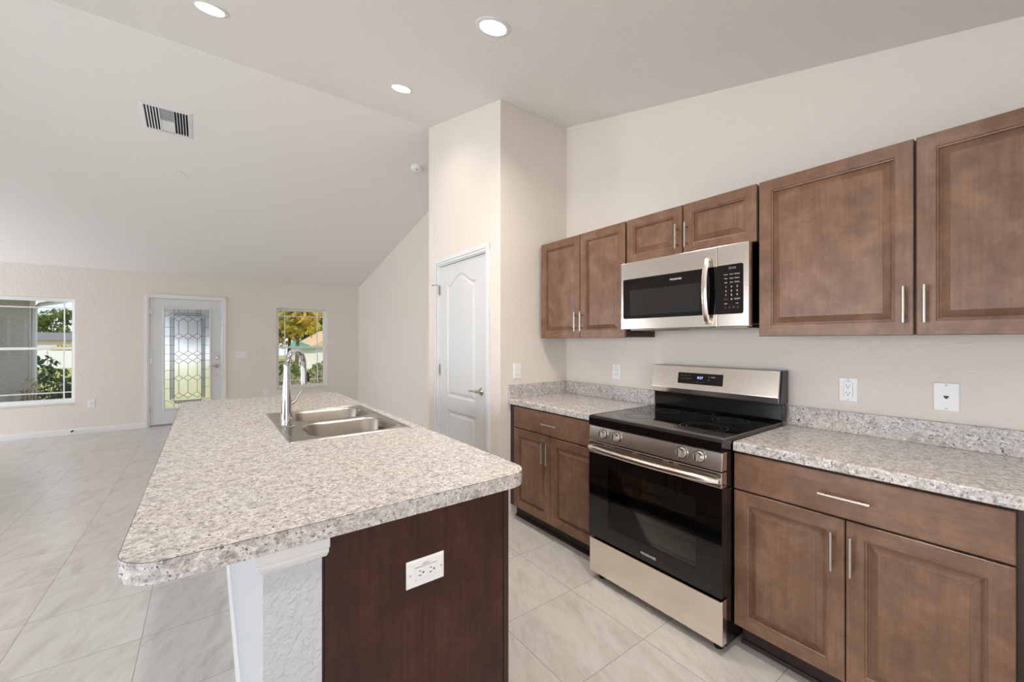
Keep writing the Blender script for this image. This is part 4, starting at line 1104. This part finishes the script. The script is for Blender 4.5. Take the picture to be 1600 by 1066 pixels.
m = MB(); m.prism([(4.65, 0.841), (5.95, 0.841), (4.85, 1.33)], 1, 29.7, 32.8); m.build('roof', 'roof_teal', sh)
nh = empty('neighbor_house', (8.2, 34, ground_z(34)), 'tan-roofed house right of the white shed, small window view', 'house')
m = MB(); m.box(6.2, 11.0, 34, 42, ground_z(34), 0.90); m.build('wall', 'fence_vinyl', nh)  # bluish white stands for the shaded side of this wall
m = MB(); m.prism([(6.2, 0.901), (11.4, 0.901), (8.6, 2.3)], 1, 33.6, 42.4); m.build('roof', 'roof_tan', nh)

def foliage(m, c, r, n, size, flat=1.0):
    c = Vector(c)
    for _ in range(n):
        while True:
            p = Vector((random.uniform(-1, 1), random.uniform(-1, 1), random.uniform(-1, 1)))
            if 0.25 < p.length < 1: break
        p = Vector((p.x * r[0], p.y * r[1], p.z * r[2])) + c
        a = Vector((random.uniform(-1, 1), random.uniform(-1, 1), random.uniform(-1, 1))).normalized()
        b = a.cross(Vector((random.uniform(-1, 1), random.uniform(-1, 1), random.uniform(-1, 1)))).normalized()
        s_ = size * random.uniform(0.6, 1.3)
        q = [p - a * s_, p + b * s_ * 0.45, p + a * s_, p - b * s_ * 0.45]
        m.face([m.vert(*x) for x in q])
def tree(name, x, y, h, r, mat, label, n=900, leaf=0.28, crown0=0.35, cat='tree', group=None):
    zb = ground_z(y)
    t_ = empty(name, (x, y, zb), label, cat, group)
    m = MB(); cr0 = zb + h * crown0
    m.tube([(x, y, zb), (x + 0.05 * r, y, zb + h * 0.35), (x - 0.04 * r, y, zb + h * 0.7)], [0.016 * h, 0.012 * h, 0.006 * h], 8)
    for k in range(5):
        a = k * 1.3 + x; m.tube([(x, y, zb + h * (0.3 + 0.05 * k)), (x + r * 0.6 * math.cos(a), y + r * 0.6 * math.sin(a), zb + h * (0.55 + 0.06 * k))], [0.012 * h, 0.004 * h], 6)
    m.build('trunk', 'bark', t_)
    m = MB(); cz = (cr0 + zb + h) / 2; rz = (zb + h - cr0) / 2
    foliage(m, (x, y, cz), (r * 0.72, r * 0.72, rz * 0.85), n // 3, leaf)
    for k in range(8):
        a = random.uniform(0, 2 * PI); q = random.uniform(0.35, 0.75)
        foliage(m, (x + r * q * math.cos(a), y + r * q * math.sin(a), cz + rz * random.uniform(-0.6, 0.65)), (r * 0.42, r * 0.42, rz * 0.34), n // 12, leaf)
    m.build('crown', mat, t_, recalc=False)
    return t_
G = 'tree'
tree('shade_tree', -17.6, 85, 7.8, 2.7, 'leaf_green', 'round yellow-green tree rising above the far roof, left window view', 1100, 0.30, 0.30)
for (x, y, h, r, mt, lb, c0) in (
    (3.75, 24.0, 6.5, 1.6, 'leaf_gold', 'nearest golden-leaved tree, standing left of the white shed, small window view', 0.27),
    (8.6, 61, 12.5, 4.0, 'leaf_gold', 'tall golden-green tree far behind the teal roof, middle of small window', 0.04),
    (9.4, 29.0, 7.0, 1.9, 'leaf_gold', 'golden tree near the right edge of the small window view', 0.40),
    (4.6, 47, 11.5, 3.4, 'leaf_green', 'tall green tree behind the golden ones, left part of small window', 0.04),
    (10.9, 50, 12, 3.4, 'leaf_dark', 'tall dark green tree behind the shed, small window view', 0.04),
    (17.6, 50, 12.5, 3.8, 'leaf_green', 'tall green tree at the right edge of the small window view', 0.04),
    (-1.6, 56, 10.5, 3.0, 'leaf_dark', 'tall dark green tree seen dimly through the leaded door glass', 0.10)):
    tree('garden_tree', x, y, h, r, mt, lb, 3200 if y > 40 else 1500, 0.20 if y < 40 else 0.42, c0)
def shrub(name, x, y, h, r, mat, label, n, leaf, group=None, flat=False):
    zb = ground_z(y); t_ = empty(name, (x, y, zb), label, 'shrub', group)
    m = MB()
    for k in range(7):
        a = k * 0.9; m.tube([(x, y, zb), (x + r * 0.6 * math.cos(a), y + r * 0.6 * math.sin(a), zb + h * 0.8)], [0.012, 0.005], 6)
    m.build('stems', 'bark', t_)
    m = MB(); foliage(m, (x, y, zb + h * 0.52), (r, r, h * 0.5), n, leaf); m.build('foliage', mat, t_, recalc=False)
shrub('garden_shrub', -2.62, 12.2, 1.22, 0.40, 'leaf_dark', 'dark green shrub in the middle of the left window', 420, 0.07)
shrub('garden_shrub', -1.76, 11.5, 1.22, 0.36, 'leaf_dark', 'dark green shrub at the right side of the left window', 420, 0.07)
shrub('garden_shrub', -1.78, 10.3, 0.84, 0.40, 'leaf_dark', 'low dark green shrub along the sill line of the left window', 520, 0.06)
shrub('variegated_shrub', -2.20, 9.55, 0.95, 0.16, 'leaf_pale', 'pale variegated shrub against the stucco corner, left window', 130, 0.05)
shrub('flowering_shrub', 1.45, 10.1, 0.82, 0.34, 'leaf_pale', 'low pale flowering shrub under the small window, left half', 420, 0.045)
shrub('flowering_shrub', 2.16, 10.2, 0.84, 0.34, 'leaf_pale', 'low pale flowering shrub under the small window, right half', 420, 0.045)
shrub('hedge_shrub', 1.75, 13.4, 1.05, 0.70, 'leaf_green', 'bushy green shrub behind the pale flowers, left of the small window', 700, 0.08)
shrub('hedge_shrub', 3.2, 13.8, 1.00, 0.70, 'leaf_green', 'bushy green shrub behind the pale flowers, right of the small window', 700, 0.08)
shrub('golden_shrub', -10.6, 54.5, 2.0, 0.95, 'leaf_gold', 'small golden bush in front of the far house, left window view', 300, 0.18)
# unseen roof added behind the back wall to keep sun off the glass door
m = MB(); m.box(-4.5, 3.0, YB - 3.6, YB - 0.22, 2.60, 2.72); o = m.build('patio_roof', 'house_white'); tag(o, kind='structure')
